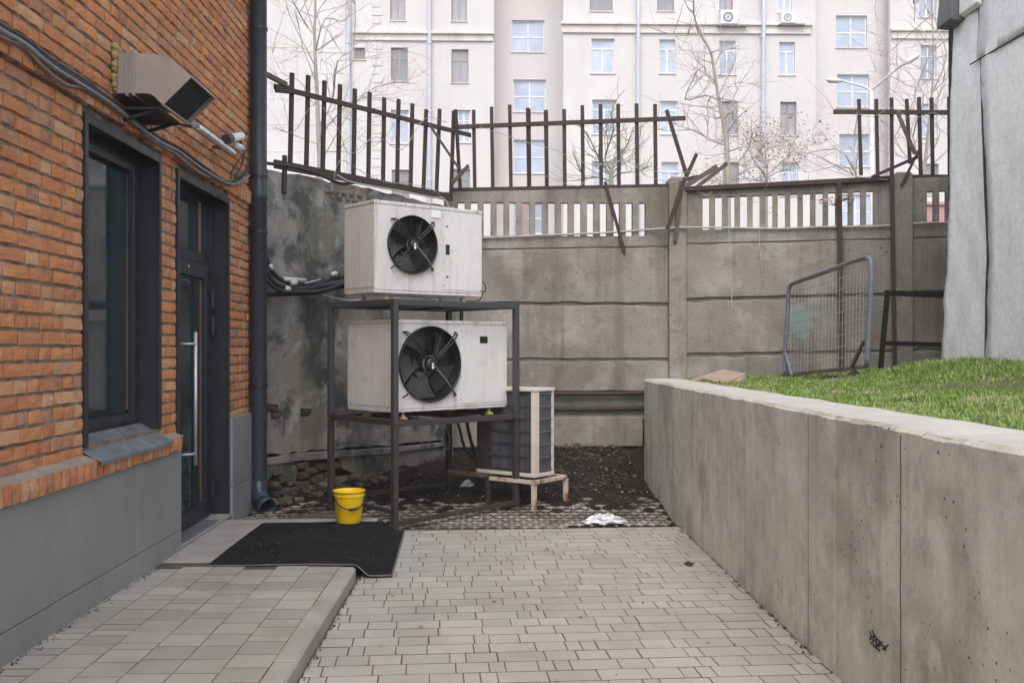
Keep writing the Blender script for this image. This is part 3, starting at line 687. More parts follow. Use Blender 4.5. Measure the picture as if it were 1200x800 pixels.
# lamp bar
lp = thing('wall_lamp', onX(250, 165, SIDE+.1), 'slim white tube lamp on a bracket under the duct on the brick wall', 'lamp')
a, b = onX(229, 147, SIDE+.12), onX(271, 178, SIDE+.12)
g = MB(); g.bar(a, b, .06, .035); obj('housing', g, MT['bluepanel'], lp, bevel=.008)
g = MB(); g.bar(a+Vector((.02,.01,-.012)), b+Vector((.02,-.01,-.012)), .045, .03); obj('diffuser', g, MT['lampwhite'], lp, bevel=.008)
g = MB(); g.bar((SIDE, a.y+.08, a.z+.02), (SIDE+.1, a.y+.08, a.z), .02); g.bar((SIDE, b.y-.1, b.z+.02), (SIDE+.1, b.y-.1, b.z), .02); obj('bracket', g, MT['black'], lp)
# camera
cm = thing('security_camera', onX(280, 165, SIDE+.1), 'small security camera on a bracket where the brick wall meets the downpipe', 'camera')
a, b = onX(266, 163, SIDE+.17), onX(292, 158, SIDE+.10)
g = MB(); g.tube([a, a+(b-a)*.6], .035, 14); obj('housing', g, MT['lampwhite'], cm, bevel=.004)
g = MB(); g.tube([a-(b-a)*.05, a+(b-a)*.14], .037, 14); obj('lens_hood', g, MT['black'], cm)
g = MB(); g.tube([a+(b-a)*.5, onX(283, 172, SIDE+.06), onX(287, 172, SIDE)], .014, 8); obj('bracket', g, MT['black'], cm, smooth=True)
g = MB(); g.tube([onX(276, 170, SIDE+.13), onX(284, 174, SIDE+.10)], .028, 12); obj('sensor', g, MT['lampwhite'], cm, smooth=True)
for k, line in enumerate(([(284,170),(286,182),(282,196),(276,206)], [(290,165),(291,185),(286,202),(276,209)], [(289,176),(280,188),(272,200),(270,210)])):
    g = MB(); g.tube(spline([onX(u, v, SIDE+.08) for u, v in line]), .007, 6)
    tag(obj('looped_cable', g, MT['hose'], smooth=True), ['shortest black lead looping under the security camera', 'outer black lead hanging beside the downpipe clamp', 'left black lead running from the camera to the wall cables'][k], 'cable', 'leads below the security camera')

# ================================================================== LEFT PLASTERED WALL
a, b = P(292, 400, 9.40), P(531, 400, 11.9)
LW = Pl(a, b)
lw = thing('plastered_wall', (a.x, a.y, 0), 'blotchy plastered wall between the downpipe and the slotted concrete fence, crumbling at its foot', 'wall')
s0, s1 = 0, LW.L + .05
led0, led1 = LW.sz(314, 533)[1], LW.sz(520, 517)[1]
def ledz(s): t = (s - LW.sz(314,533)[0])/(LW.sz(520,517)[0] - LW.sz(314,533)[0]); return led0 + (led1-led0)*t
toppts = [LW.sz(u, v) for u, v in ((300,194),(335,203),(352,205),(372,210),(398,215),(425,219),(455,226),(485,233),(510,239),(533,243))]
toppts[0] = (s0, toppts[0][1]); toppts[-1] = (s1, toppts[-1][1])
body = MB()     # core
body.prism([LW.w(s0, -.1, -.05), LW.w(s1, -.1, -.05)] + [LW.w(s, z-.02, -.05) for s, z in reversed(toppts)], -LW.n*.3)
obj('masonry_core', body, MT['void'], lw)
g = MB(); low = []
rr = random.Random(3); N_ = 40
for i in range(N_+1):
    s = s0 + (s1-s0)*i/N_; low.append((s, ledz(s) + rr.uniform(-.012, .02)))
tj = []
for (p, q) in zip(toppts[:-1], toppts[1:]):
    for k in range(4): t = k/4; tj.append((p[0]+(q[0]-p[0])*t, p[1]+(q[1]-p[1])*t + rr.uniform(-.012, .012)))
tj.append(toppts[-1])
g.prism([LW.w(s, z) for s, z in low] + [LW.w(s, z) for s, z in reversed(tj)], -LW.n*.049)
plp = obj('plaster', g, MT['plaster'], lw, bevel=.01)
# ledge and lower plaster remnants
def pxpoly(pl, pts, off, th, m, name, parent, bev=.006, jit=0):
    g = MB(); rr = random.Random(len(pts)*7+int(pts[0][0]))
    out = []
    n = len(pts)
    for i in range(n):
        p, q = Vector(pl.sz(*pts[i], off)), Vector(pl.sz(*pts[(i+1) % n], off)); k = 3 if jit else 1
        for t in range(k):
            r_ = p + (q-p)*t/k; out.append((r_.x + (rr.uniform(-jit, jit) if t else 0), r_.y + (rr.uniform(-jit, jit) if t else 0)))
    g.prism([pl.w(s, z, off) for s, z in out], -pl.n*th)
    return obj(name, g, m, parent, bevel=bev)
pxpoly(LW, [(312,537),(350,531),(400,528),(460,524),(531,517),(531,521),(460,531),(400,536),(352,540),(314,545)], .05, .05, MT['plaster'], 'ledge', lw, jit=.004)
pxpoly(LW, [(312,545),(345,541),(349,552),(346,566),(338,570),(333,556),(324,552),(316,560),(312,575)], .02, .05, MT['plaster'], 'plaster_remnant', lw, jit=.006)
pxpoly(LW, [(400,536),(460,531),(531,521),(531,600),(400,625),(362,622),(368,606),(358,598),(362,572),(380,560),(415,556),(398,546)], .015, .05, MT['plaster'], 'plaster_remnant', lw, jit=.008)
pxpoly(LW, [(336,593),(347,588),(352,600),(344,607),(335,606)], .03, .05, MT['plaster'], 'plaster_remnant', lw, jit=.004)
# rubble and old bricks showing
def rock_mb(rr, sq=.5):
    b = MB(); idx = {}
    def vid(i, j, k):
        if (i, j, k) not in idx:
            p = Vector((i-1, j-1, k-1)); n = p.normalized()*1.0; q = p.lerp(n*1.15, sq) * .5; q += Vector([rr.gauss(0, .05) for _ in range(3)])
            idx[(i,j,k)] = len(b.v); b.v.append(q)
        return idx[(i,j,k)]
    for ax in range(3):
        for sd in (0, 2):
            for i in range(2):
                for j in range(2):
                    c = []
                    for (di, dj) in ((0,0),(1,0),(1,1),(0,1)):
                        t = [0,0,0]; t[ax] = sd; t[(ax+1)%3] = i+di; t[(ax+2)%3] = j+dj; c.append(vid(*t))
                    b.f.append(tuple(c) if sd == 2 else tuple(reversed(c)))
    return b
rr = random.Random(21)
RK = [rock_mb(rr, .35) for _ in range(6)]
rock_mesh = [mesh_of('stone', b, MT['rubble']) for b in RK]; obrick = [mesh_of('brick', b, MT['oldbrick']) for b in RK[:3]]
ang = math.atan2(LW.d.y, LW.d.x)
stones = [(322,552,.10,.06,1),(330,560,.12,.07,1),(322,568,.11,.06,1),(340,575,.16,.06,0),(325,580,.15,.07,0),(352,545,.14,.05,1),(362,551,.16,.05,1),(377,546,.15,.05,1),(392,545,.13,.05,1),
          (355,556,.15,.06,1),(370,561,.14,.06,1),(352,568,.17,.06,1),(350,580,.13,.06,0),(330,592,.16,.08,0),(322,600,.2,.08,0),(347,590,.2,.10,0),(358,604,.2,.09,0),(318,588,.13,.06,0),(384,556,.13,.05,1),(340,603,.2,.07,0),(375,612,.16,.05,0)]
for (u, v, L, hh, old) in stones:
    c = LW.hit(u, v, .0 if old else .02); me = rr.choice(obrick if old else rock_mesh)
    inst('old_brick' if old else 'stone', me, lw, c, (rr.gauss(0,.06), rr.gauss(0,.1), ang+rr.gauss(0,.08)), (L, .10, hh*1.25))
for (u, v, L, hh) in ((318,478,.13,.06),(323,486,.12,.05),(358,483,.06,.06)):
    pxpoly(LW, [(u-6,v-5),(u+8,v-4),(u+5,v+4),(u-5,v+5)], .0015, .01, MT['void'], 'spalled_hole', lw, bev=0)
    inst('old_brick', rr.choice(obrick), lw, LW.hit(u, v, -.022), (0, rr.gauss(0,.1), ang), (L, .06, hh*.8))
# exposed bricks near the top
for k in range(9):
    u = 384 + (k % 5)*9 + (k//5)*4; v = 226 + (k//5)*6.5 + (k % 5)*1.4
    c = LW.hit(u, v, 0); me = rr.choice(obrick); inst('old_brick', me, lw, LW.hit(u, v, -.014), (0, rr.gauss(0,.15), ang), (rr.uniform(.06,.11), .035, rr.uniform(.03,.055)))
# kerb stones on the ground in front
g = MB(); a_, b_ = onZ(330, 610, .03), onZ(392, 601, .05)
g.bar(a_, b_, .05, .04); g.bar(onZ(355,607,.02), onZ(400,604,.04), .04, .03); tag(obj('timber_lath', g, MT['rustlite'], bevel=.004), 'grey wooden lath lying at the foot of the crumbling wall', 'lath')

# ================================================================== SLOTTED CONCRETE FENCE WALL
MW = Pl(P(520, 400, 12.25), P(792, 400, 12.3)); RW_ = Pl(P(792, 400, 12.3), P(1190, 400, 11.3))
cw = thing('concrete_fence_wall', (1.0, 12.3, .2), 'weathered grey precast concrete fence wall with a row of upright slots along its top', 'wall')
def slab_edges(pl, u0, u1, vt0, vt1, vb0, vb1, off, th, m, name, holes=(), n=16, seed=1, jit=.012):
    rr = random.Random(seed); s0, s1 = pl.sz(u0, 400)[0], pl.sz(u1, 400)[0]
    zt0, zt1, zb0, zb1 = pl.sz(u0, vt0)[1], pl.sz(u1, vt1)[1], pl.sz(u0, vb0)[1], pl.sz(u1, vb1)[1]
    g = MB()
    top = [(s0+(s1-s0)*i/n, zt0+(zt1-zt0)*i/n - abs(rr.gauss(0, jit*.7)) - (.018 if rr.random() < .06 else 0)) for i in range(n+1)]
    bot = [(s0+(s1-s0)*i/n, zb0+(zb1-zb0)*i/n + abs(rr.gauss(0, jit*.6))) for i in range(n+1)]
    g.prism([pl.w(s, z, off) for s, z in bot] + [pl.w(s, z, off) for s, z in reversed(top)], -pl.n*th)
    return obj(name, g, m, cw, bevel=.012)
def slot_panel(pl, u0, u1, vt0, vt1, vb0, vb1, slots, off, th):
    """slots = (u left, u right, v top, v bottom)"""
    s0, s1 = pl.sz(u0, 400)[0], pl.sz(u1, 400)[0]
    zt = (pl.sz(u0, vt0)[1], pl.sz(u1, vt1)[1]); zb = (pl.sz(u0, vb0)[1], pl.sz(u1, vb1)[1])
    hs_ = [(pl.sz(a, 250)[0], pl.sz(b, 250)[0], pl.sz(a, c)[1], pl.sz(a, d)[1]) for a, b, c, d in slots]
    g = MB()
    hz0 = sum(h[3] for h in hs_)/len(hs_); hz1 = sum(h[2] for h in hs_)/len(hs_)
    lin = lambda A_, s: A_[0] + (A_[1]-A_[0])*(s-s0)/(s1-s0)
    # one grid of columns; hole corners chamfered
    def place(s, z, d): return pl.w(s, z, off-d)
    cols = sorted({s0, s1, *[h[0] for h in hs_], *[h[1] for h in hs_]})
    for a, b in zip(cols[:-1], cols[1:]):
        hole = any(h[0]-1e-6 <= a and b <= h[1]+1e-6 for h in hs_)
        quads = [[(a, lin(zb,a)), (b, lin(zb,b)), (b, hz0), (a, hz0)], [(a, hz1), (b, hz1), (b, lin(zt,b)), (a, lin(zt,a))]]
        if not hole: quads.insert(1, [(a, hz0), (b, hz0), (b, hz1), (a, hz1)])
        for q in quads:
            g.add([place(s, z, 0) for s, z in q], [(0,1,2,3)]); g.add([place(s, z, th) for s, z in q], [(3,2,1,0)])
        if hole:
            for (p, q) in (((a,hz0),(b,hz0)), ((b,hz0),(b,hz1)), ((b,hz1),(a,hz1)), ((a,hz1),(a,hz0))):
                g.add([place(*p,0), place(*q,0), place(*q,th), place(*p,th)], [(0,1,2,3)])
        g.add([place(a,lin(zt,a),0), place(b,lin(zt,b),0), place(b,lin(zt,b),th), place(a,lin(zt,a),th)], [(0,1,2,3)])
        g.add([place(a,lin(zb,a),0), place(b,lin(zb,b),0), place(b,lin(zb,b),th), place(a,lin(zb,a),th)], [(3,2,1,0)])
    for s_ in (s0, s1): g.add([place(s_,lin(zb,s_),0), place(s_,lin(zt,s_),0), place(s_,lin(zt,s_),th), place(s_,lin(zb,s_),th)], [(0,1,2,3)])
    return obj('slotted_panel', g, MT['oldwall'], cw)
sl_m = [(536.5+15.13*k, 544.4+15.13*k, 239.2-.2*k, 279.5-.38*k) for k in range(15)]
slot_panel(MW, 520, 783, 225.5, 219.5, 292, 288, sl_m, .02, .10)
sl_r = [(822.7+14.78*k, 831+14.78*k, 230-.3*k, 268-.2*k) for k in range(14)]
slot_panel(RW_, 802, 1047, 221, 209, 285, 279, sl_r, .02, .10)
slot_panel(RW_, 1068, 1170, 209, 205, 278, 275, [(1086,1093.6,224,262),(1100.4,1108,224,262),(1114.6,1122,224,262),(1129,1136.5,223,262)], .02, .10)
slab_edges(MW, 520, 783, 293.5, 290, 354.5, 355.5, .035, .12, MT['oldwall'], 'slab', seed=2)
slab_edges(MW, 520, 783, 357, 358, 421, 420, .03, .12, MT['oldwall'], 'slab', seed=3)
slab_edges(MW, 520, 783, 423.5, 422.5, 459, 458, .045, .12, MT['oldwall'], 'slab', seed=4)
slab_edges(MW, 520, 783, 458.5, 457.5, 486, 485, -.03, .12, MT['oldwall'], 'slab', seed=5)
slab_edges(MW, 520, 752, 487, 487, 524, 523, .10, .2, MT['oldwall'], 'foundation_beam', seed=6)
slab_edges(MW, 520, 792, 484, 483, 493, 492, .06, .12, MT['oldwall'], 'slab', seed=16)
slab_edges(RW_, 802, 1047, 286.5, 280.5, 350, 344, .035, .12, MT['oldwall'], 'slab', seed=7)
slab_edges(RW_, 802, 1047, 353, 346.5, 415, 410, .03, .12, MT['oldwall'], 'slab', seed=8)
slab_edges(RW_, 802, 1047, 418, 412.5, 520, 500, .04, .12, MT['oldwall'], 'slab', seed=9)
slab_edges(RW_, 1068, 1170, 280, 277, 342, 339, .035, .12, MT['oldwall'], 'slab', seed=10)
slab_edges(RW_, 1068, 1170, 344, 341, 409, 406, .03, .12, MT['oldwall'], 'slab', seed=11)
slab_edges(RW_, 1068, 1170, 411, 408, 500, 500, .04, .12, MT['oldwall'], 'slab', seed=12)
slab_edges(MW, 500, 792, 262, 262, 560, 560, -.09, .06, MT['void'], 'backing', seed=13) if False else None
g = MB(); s_a, s_b = MW.sz(520,400)[0], MW.sz(785,400)[0]
zj = MW.sz(650, 285)[1]; g.obox(MW.w(s_a, -.1, .008), MW.d*(s_b-s_a), -MW.n*.04, (0,0,zj+.1)); s_c = RW_.sz(1180, 400)[0]; g.obox(RW_.w(0, -.1, .008), RW_.d*s_c, -RW_.n*.04, (0,0,zj+.1))
obj('joint_filling', g, MT['jointfill'], cw)
def pillar(pl, u0, u1, vt, cap):
    s0, s1 = pl.sz(u0, 300)[0], pl.sz(u1, 300)[0]; zt = pl.sz(u0, vt)[1]; g = MB()
    g.prism([pl.w(s0, -.1, .11), pl.w(s1, -.1, .11), pl.w(s1, zt-.02, .11), pl.w(s1-.03, zt, .11), pl.w(s0+.03, zt+.005, .11), pl.w(s0, zt-.02, .11)], -pl.n*.28)
    return obj('pillar', g, MT['oldwall'], cw, bevel=.012)
pillar(MW, 782.5, 803, 209, 0); pillar(RW_, 1046.5, 1068.5, 204, 0)
g = MB(); p0, p1 = RW_.hit(803, 222, .04), RW_.hit(1043, 209.5, .04); g.bar(p0, p1, .10, .055); obj('steel_cap', g, MT['rust'], cw, bevel=.004)
# rusty pipes along the foot of the wall
for k, (v0, v1, r_) in enumerate(((461, 460.5, .026), (479, 478, .034))):
    g = MB(); g.tube([MW.hit(560, v0, .075+.02*k), MW.hit(700, (v0+v1)/2+.5, .075+.02*k), MW.hit(775, v1, .075+.02*k)], r_, 10)
    tag(obj('rusty_pipe', g, MT['rust'], smooth=True), ['thin upper rusty pipe running along the foot of the slotted wall', 'thicker lower rusty pipe running along the foot of the slotted wall'][k], 'pipe', 'rusty pipes along the wall foot')
# teal sprayed patch
pxpoly(RW_, [(921,362),(936,355),(950,362),(955,380),(949,395),(938,397),(927,388)], .0335, .003, MT['teal'], 'teal_spray_patch', cw, bev=0, jit=.03)

# ================================================================== RUSTY PICKET FENCES
def z4(p): return (300+p[0]/4.446, 80+p[1]/4.446)
def r1(p): return (300+p[0]/3.3333, p[1]/3.3333)
def r2(p): return (620+p[0]/3.3333, p[1]/3.3333)
def r3(p): return (920+p[0]/3.3333, p[1]/3.3333)
def bar_px(pl, a, b, w, t, off=0, m='rust', name='picket', parent=None, offb=None):
    g = MB(); A_ = pl.hit(*a, off); B_ = pl.hit(*b, off if offb is None else offb); g.bar(A_, B_, t, w, up=pl.n)
    # bar() puts w along up x dir; keep the broad side to the viewer
    return obj(name, g, MT[m], parent, bevel=.003, seg=1)
f1 = thing('picket_fence', LW.w(1.2, 3.0), 'long sagging run of rusty steel pickets above the plastered wall, sloping down to the right', 'fence', 'rusty steel pickets on top of the walls')
tops = [(188,25),(272,38),(357,66),(438,85),(515,107),(592,125),(668,153),(743,162),(815,185),(887,215),(957,213),(1030,222)]
bots = [(178,505),(262,525),(347,550),(428,570),(508,580),(585,590),(662,605),(735,615),(805,630),(872,645),(940,650),(1015,690)]
for a, b in zip(tops, bots): bar_px(LW, z4(a), z4(b), .030, .045, -.10, parent=f1)
bar_px(LW, z4((1040,215)), z4((1064,630)), .03, .04, -.06, parent=f1)
bar_px(LW, z4((92,95)), z4((1120,350)), .012, .055, -.07, name='rail', parent=f1)
bar_px(LW, z4((95,498)), z4((1010,672)), .03, .085, -.07, name='rail', parent=f1)
bar_px(LW, z4((150,455)), z4((147,652)), .03, .045, .02, name='post', parent=f1)
bar_px(LW, z4((100,105)), z4((175,112)), .03, .08, -.05, name='post', parent=f1)
bar_px(LW, z4((50,30)), z4((160,88)), .03, .05, -.04, 'rustlite', name='brace', parent=f1)
bar_px(LW, z4((903,293)), z4((1062,530)), .012, .035, .0, 'rustlite', name='brace', parent=f1)
bar_px(LW, z4((1020,600)), z4((1107,508)), .02, .05, .03, 'rustlite', name='brace', parent=f1)
f2 = thing('picket_fence', MW.w(1.3, 3.4), 'middle run of rusty steel pickets above the slots, its right end broken and leaning', 'fence', 'rusty steel pickets on top of the walls')
for (x, t, b) in ((852,430,755),(922,418,745),(993,410,742),(1063,422,742),(1133,430,742)): bar_px(MW, r1((x-2,t)), r1((x+3,b)), .03, .045, -.03, parent=f2)
for (x, t, b) in ((-1,425,742),(67,432,740),(137,427,737),(208,412,735),(279,408,733),(348,406,730),(420,405,727),(492,407,727)): bar_px(MW, r2((x,t)), r2((x+3,b)), .03, .045, -.03, parent=f2)
bar_px(MW, r2((537,430)), r2((617,690)), .03, .045, -.01, parent=f2)
bar_px(MW, (535.5,149), (803.6,138.6), .02, .055, .0, name='rail', parent=f2)
bar_px(MW, (529,223), (784,218.3), .03, .055, .0, name='rail', parent=f2)
br = [(r2((655,600)), r2((615,690)), .045, .02, 'rust'), (r2((558,715)), r2((662,690)), .05, .05, 'rust'), (r2((775,638)), r2((640,742)), .05, .12, 'rustlite'), (r2((735,650)), r2((600,735)), .06, .08, 'rustlite'),
      ((709,213), (732,296), .04, .06, 'rust'), ((803,208), (782,268), .045, .18, 'rust'), ((799,212), (791,284), .05, .14, 'rustlite')]
bl_ = ['short rusty bar crossing the leaning picket above the first pillar', 'rusty bar lying flat across the top of the first pillar', 'lower grey bent strut sticking out right of the first pillar', 'upper grey bent strut sticking out right of the first pillar',
       'loose rusty bar dangling over the slots, left of the first pillar', 'rusty bar leaning to the left down the face of the first pillar', 'grey rusted bar hanging straight down the face of the first pillar']
for (a, b, w_, off, m_), lb in zip(br, bl_):
    tag(bar_px(MW, a, b, .02, w_, off, m_, 'loose_bar'), lb, 'steel bar', 'loose bars on the slotted wall')
f3 = thing('picket_fence', RW_.w(3, 3.4), 'short right-hand run of rusty steel pickets beside the metal-clad shed', 'fence', 'rusty steel pickets on top of the walls')
for (x, t, x2, b) in ((288,388,297,685),(356,388,362,690),(416,382,418,690),(475,387,488,640),(523,380,530,685),(572,382,577,690),(641,380,643,690),(700,380,700,690)): bar_px(RW_, r3((x,t)), r3((x2,b)), .03, .042, -.03, parent=f3)
bar_px(RW_, r3((188,437)), r3((760,441)), .02, .055, .0, name='rail', parent=f3)
bar_px(RW_, r3((482,692)), r3((760,692)), .03, .055, .0, name='rail', parent=f3)
for (a, b, w_, m_, lb) in ((r3((437,435)), r3((508,602)), .045, 'rustlite', 'pale bent strut across the right-hand pickets'), (r3((522,588)), r3((455,725)), .03, 'rust', 'dark thin bar leaning on the second pillar'), (r3((520,612)), r3((338,692)), .035, 'rust', 'long dark bar slanting down to the left beside the second pillar')):
    tag(bar_px(RW_, a, b, .02, w_, .13, m_, 'loose_bar'), lb, 'steel bar', 'loose bars on the slotted wall')
tag(bar_px(RW_, (983.5,214), (986.5,444), .05, .055, .10, 'rust', 'rusty_post'), 'tall rusty steel post against the wall behind the wire mesh frame', 'post', 'rusty posts along the wall')
tag(bar_px(RW_, (1045,200), (1049,446), .04, .045, .14, 'rust', 'rusty_post'), 'tall rusty steel post against the left edge of the second pillar', 'post', 'rusty posts along the wall')
# barbed wire
def barbed(line, pl, off, lab, amp=.03):
    g = MB(); pts = spline([pl.hit(u, v, off) + Vector((random.gauss(0, amp*.4), random.gauss(0, amp), random.gauss(0, amp*.4))) for u, v in line], 5)
    g.tube(pts, .0035, 4)
    for p in pts[::2]:
        d = Vector((random.gauss(0,1), random.gauss(0,1), random.gauss(0,1))).normalized()*.03; g.tube([p-d, p+d], .002, 3)
    tag(obj('barbed_wire', g, MT['wire']), lab, 'barbed wire', 'barbed wire along the wall tops')
barbed([(335,190),(350,196),(368,205),(385,222),(398,190),(420,200),(436,206),(455,212),(480,215),(505,222),(520,232)], LW, .05, 'tangled barbed wire along the foot of the left pickets')
barbed([(318,150),(345,155),(370,120),(395,150),(410,178),(440,160),(470,175),(500,140),(525,145)], LW, -.02, 'loose barbed wire looping high between the left pickets')
barbed([(566,148),(590,158),(620,168),(650,178),(672,186),(700,193),(730,190),(760,196),(790,205),(850,192)], MW, .08, 'slack barbed wire sagging across the middle pickets')
barbed([(803,215),(830,228),(842,210),(870,222),(890,226),(905,208),(918,165),(930,172),(950,188),(990,205),(1040,212)], RW_, .08, 'coiled barbed wire along the steel cap of the right wall')
barbed([(640,205),(680,215),(700,195),(712,190),(735,192),(760,205),(790,215)], MW, .1, 'barbed wire lying low behind the middle bottom rail')
barbed([(1000,135),(1020,138),(1045,128),(1070,140),(1095,132),(1125,150)], RW_, .05, 'barbed wire threaded along the top rail beside the shed')
# pale cable across the fence
g = MB(); line = [(562,278.5),(600,277.5),(640,275.5),(680,274),(720,272),(760,269),(783,267.5)]; line2 = [(803,266),(860,267),(910,268),(960,266),(1010,265.5),(1050,264),(1090,261),(1140,262)]
g.tube(spline([MW.hit(u, v, .05) for u, v in line[:-1]] + [MW.hit(783,267.5,.14)] + [MW.hit(801,266.5,.14)] + [RW_.hit(u, v, .05) for u, v in line2[1:]], 4), .012, 8)
tag(obj('pale_cable', g, MT['whitecable'], smooth=True), 'long pale cable strung across the wall just below the slots', 'cable')
for k, (u, v0, v1, lb) in enumerate(((856, 268, 362, 'longest pale string hanging from the cable on the right wall'), (891, 268, 316, 'shorter pale string hanging from the cable right of the longest one'))):
    g = MB(); g.tube(spline([RW_.hit(u-2, v0, .05), RW_.hit(u-.5, (v0+v1)/2, .045), RW_.hit(u+2, v1, .05)], 4), .005, 5)
    tag(obj('hanging_string', g, MT['string']), lb, 'string', 'strings hanging from the pale cable')
g = MB(); g.tube(spline([LW.hit(300,190,.03), LW.hit(340,195,.05), LW.hit(370,203,.06), LW.hit(400,215,.05), LW.hit(425,212,.04)], 5), .016, 8)
tag(obj('black_cable', g, MT['hose'], smooth=True), 'thick black cable resting on top of the plastered wall by the downpipe', 'cable')
g = MB(); g.tube(spline([LW.hit(395,205,.06), LW.hit(410,213,.06), LW.hit(440,219,.06), LW.hit(470,224,.06), LW.hit(505,231,.07), LW.hit(520,233,.08), LW.hit(526,243,.1)], 5), .010, 6)
tag(obj('white_cable', g, MT['whitecable'], smooth=True), 'thin white cable running along the pickets behind the upper white unit', 'cable')
# dried flowers
fl = MB(); c0 = RW_.hit(978, 235, .12)
for k in range(120):
    c = c0 + Vector((random.gauss(0,.10), random.gauss(0,.03), random.gauss(0,.035))); flake(fl, c.x, c.y, c.z, random.uniform(.012,.028))
stm = MB()
for k in range(8): stm.tube([c0+Vector((random.gauss(0,.1),0,random.gauss(0,.03))), c0+Vector((random.gauss(0,.02),0,-.05))], .003, 3)
dbq = thing('dried_bouquet', c0, 'dried bunch of flowers tied to the slots above the wire mesh frame', 'flowers')
obj('stems', stm, MT['rustlite'], dbq, kind='stuff'); obj('blossoms', fl, MT['flower'], dbq, kind='stuff')

# ================================================================== HOSES FROM THE DOWNPIPE TO THE UPPER UNIT
hl = [([(306,285),(313,305),(322,322),(335,330),(350,333),(372,332),(390,326),(412,322)], .022, .10),
      ([(304,300),(312,318),(322,332),(340,338),(360,338),(382,334),(412,330)], .028, .16),
      ([(300,345),(320,345),(345,344),(368,343),(390,338),(412,334)], .022, .12),
      ([(306,320),(318,334),(330,341),(352,342),(380,340),(412,327)], .020, .20)]
for k, (line, r_, off) in enumerate(hl):
    g = MB(); g.tube(spline([LW.hit(u, v, off) for u, v in line], 5), r_*1.05, 10)
    tag(obj('insulated_hose', g, MT['hose'], smooth=True), ['topmost black insulated hose curving from the downpipe to the upper unit', 'thickest black insulated hose in the middle of the bundle', 'lowest straight black insulated hose of the bundle', 'front black insulated hose tucked over the others'][k], 'hose', 'black hoses feeding the upper unit')
g = MB()
for (a, b, r_, off) in (((332,327),(358,329),.024,.10), ((341,331),(347,331.5),.030,.17), ((334,338.5),(339,339),.031,.17), ((388,322),(394,320),.026,.11), ((357,332),(376,327),.006,.2), ((316,310),(319,316),.02,.12)):
    g.tube([LW.hit(*a, off+.01), LW.hit(*b, off+.01)], r_, 8)
g.tube(spline([LW.hit(378,345,.12), LW.hit(393,349,.12), LW.hit(410,352,.12), LW.hit(425,351,.12)],4), .007, 5)
tag(obj('silver_tape_wraps', g, MT['tape'], smooth=True), 'silver tape wraps around the bundle of black hoses', 'tape')

# ================================================================== STEEL RACK
EA = Vector((.749, .662, 0)); EB = Vector((-.662, .749, 0))      # along the front, towards the back
pA = P(462.5, 400, 8.3); pA.z = 0
EA = (Vector((P(604.5,400,9.2).x, P(604.5,400,9.2).y, 0)) - pA); WF = EA.length; EA.normalize(); EB = Vector((-EA.y, EA.x, 0)); WS = 1.0
rk = thing('steel_rack', pA, 'open square-tube steel rack holding two white cooling units, one inside and one on top', 'rack')
def rp(a, b, z): return pA + EA*a + EB*b + Vector((0, 0, z))
TW = .05; RT = 1.915
def post(a, b, z0, z1, m='rack'):
    g = MB(); g.obox(rp(a-TW/2, b-TW/2, z0), EA*TW, EB*TW, (0,0,z1-z0)); obj('post', g, MT[m], rk, bevel=.004)
for (a, b, z0) in ((0,0,0), (WF,0,.03), (0,WS,0), (WF,WS,.08)):
    post(a, b, z0-.02, .86, 'racklow'); post(a, b, .862, RT, 'rack')
def rail(a0, b0, a1, b1, z, m='rack', t=TW, zz=None):
    g = MB(); g.bar(rp(a0,b0,z), rp(a1,b1,z if zz is None else zz), t*.96, t); obj('rail', g, MT[m], rk, bevel=.004)
h_ = TW/2+.0015
rail(h_,0,WF-h_,0,RT-.026); rail(h_,WS,WF-h_,WS,RT-.026); rail(0,h_,0,WS-h_,RT-.026); rail(WF,h_,WF,WS-h_,RT-.026)
rail(h_,0,WF-h_,0,.875,'racklow'); rail(h_,WS,WF-h_,WS,.875,'racklow'); rail(0,h_,0,WS-h_,.885,'racklow'); rail(WF,h_,WF,WS-h_,.885,'racklow')
rail(.42,h_,.42,WS-h_,RT-.03); rail(.9,h_,.9,WS-h_,RT-.03); rail(.35,h_,.35,WS-h_,.88,'racklow'); rail(.95,h_,.95,WS-h_,.88,'racklow')
rail(h_,0,WF-h_,0,.045,'racklow',.04,.085); rail(0,h_,0,WS-h_,.14,'racklow',.035,.16); rail(h_,WS,WF-h_,WS,.15,'racklow',.04)

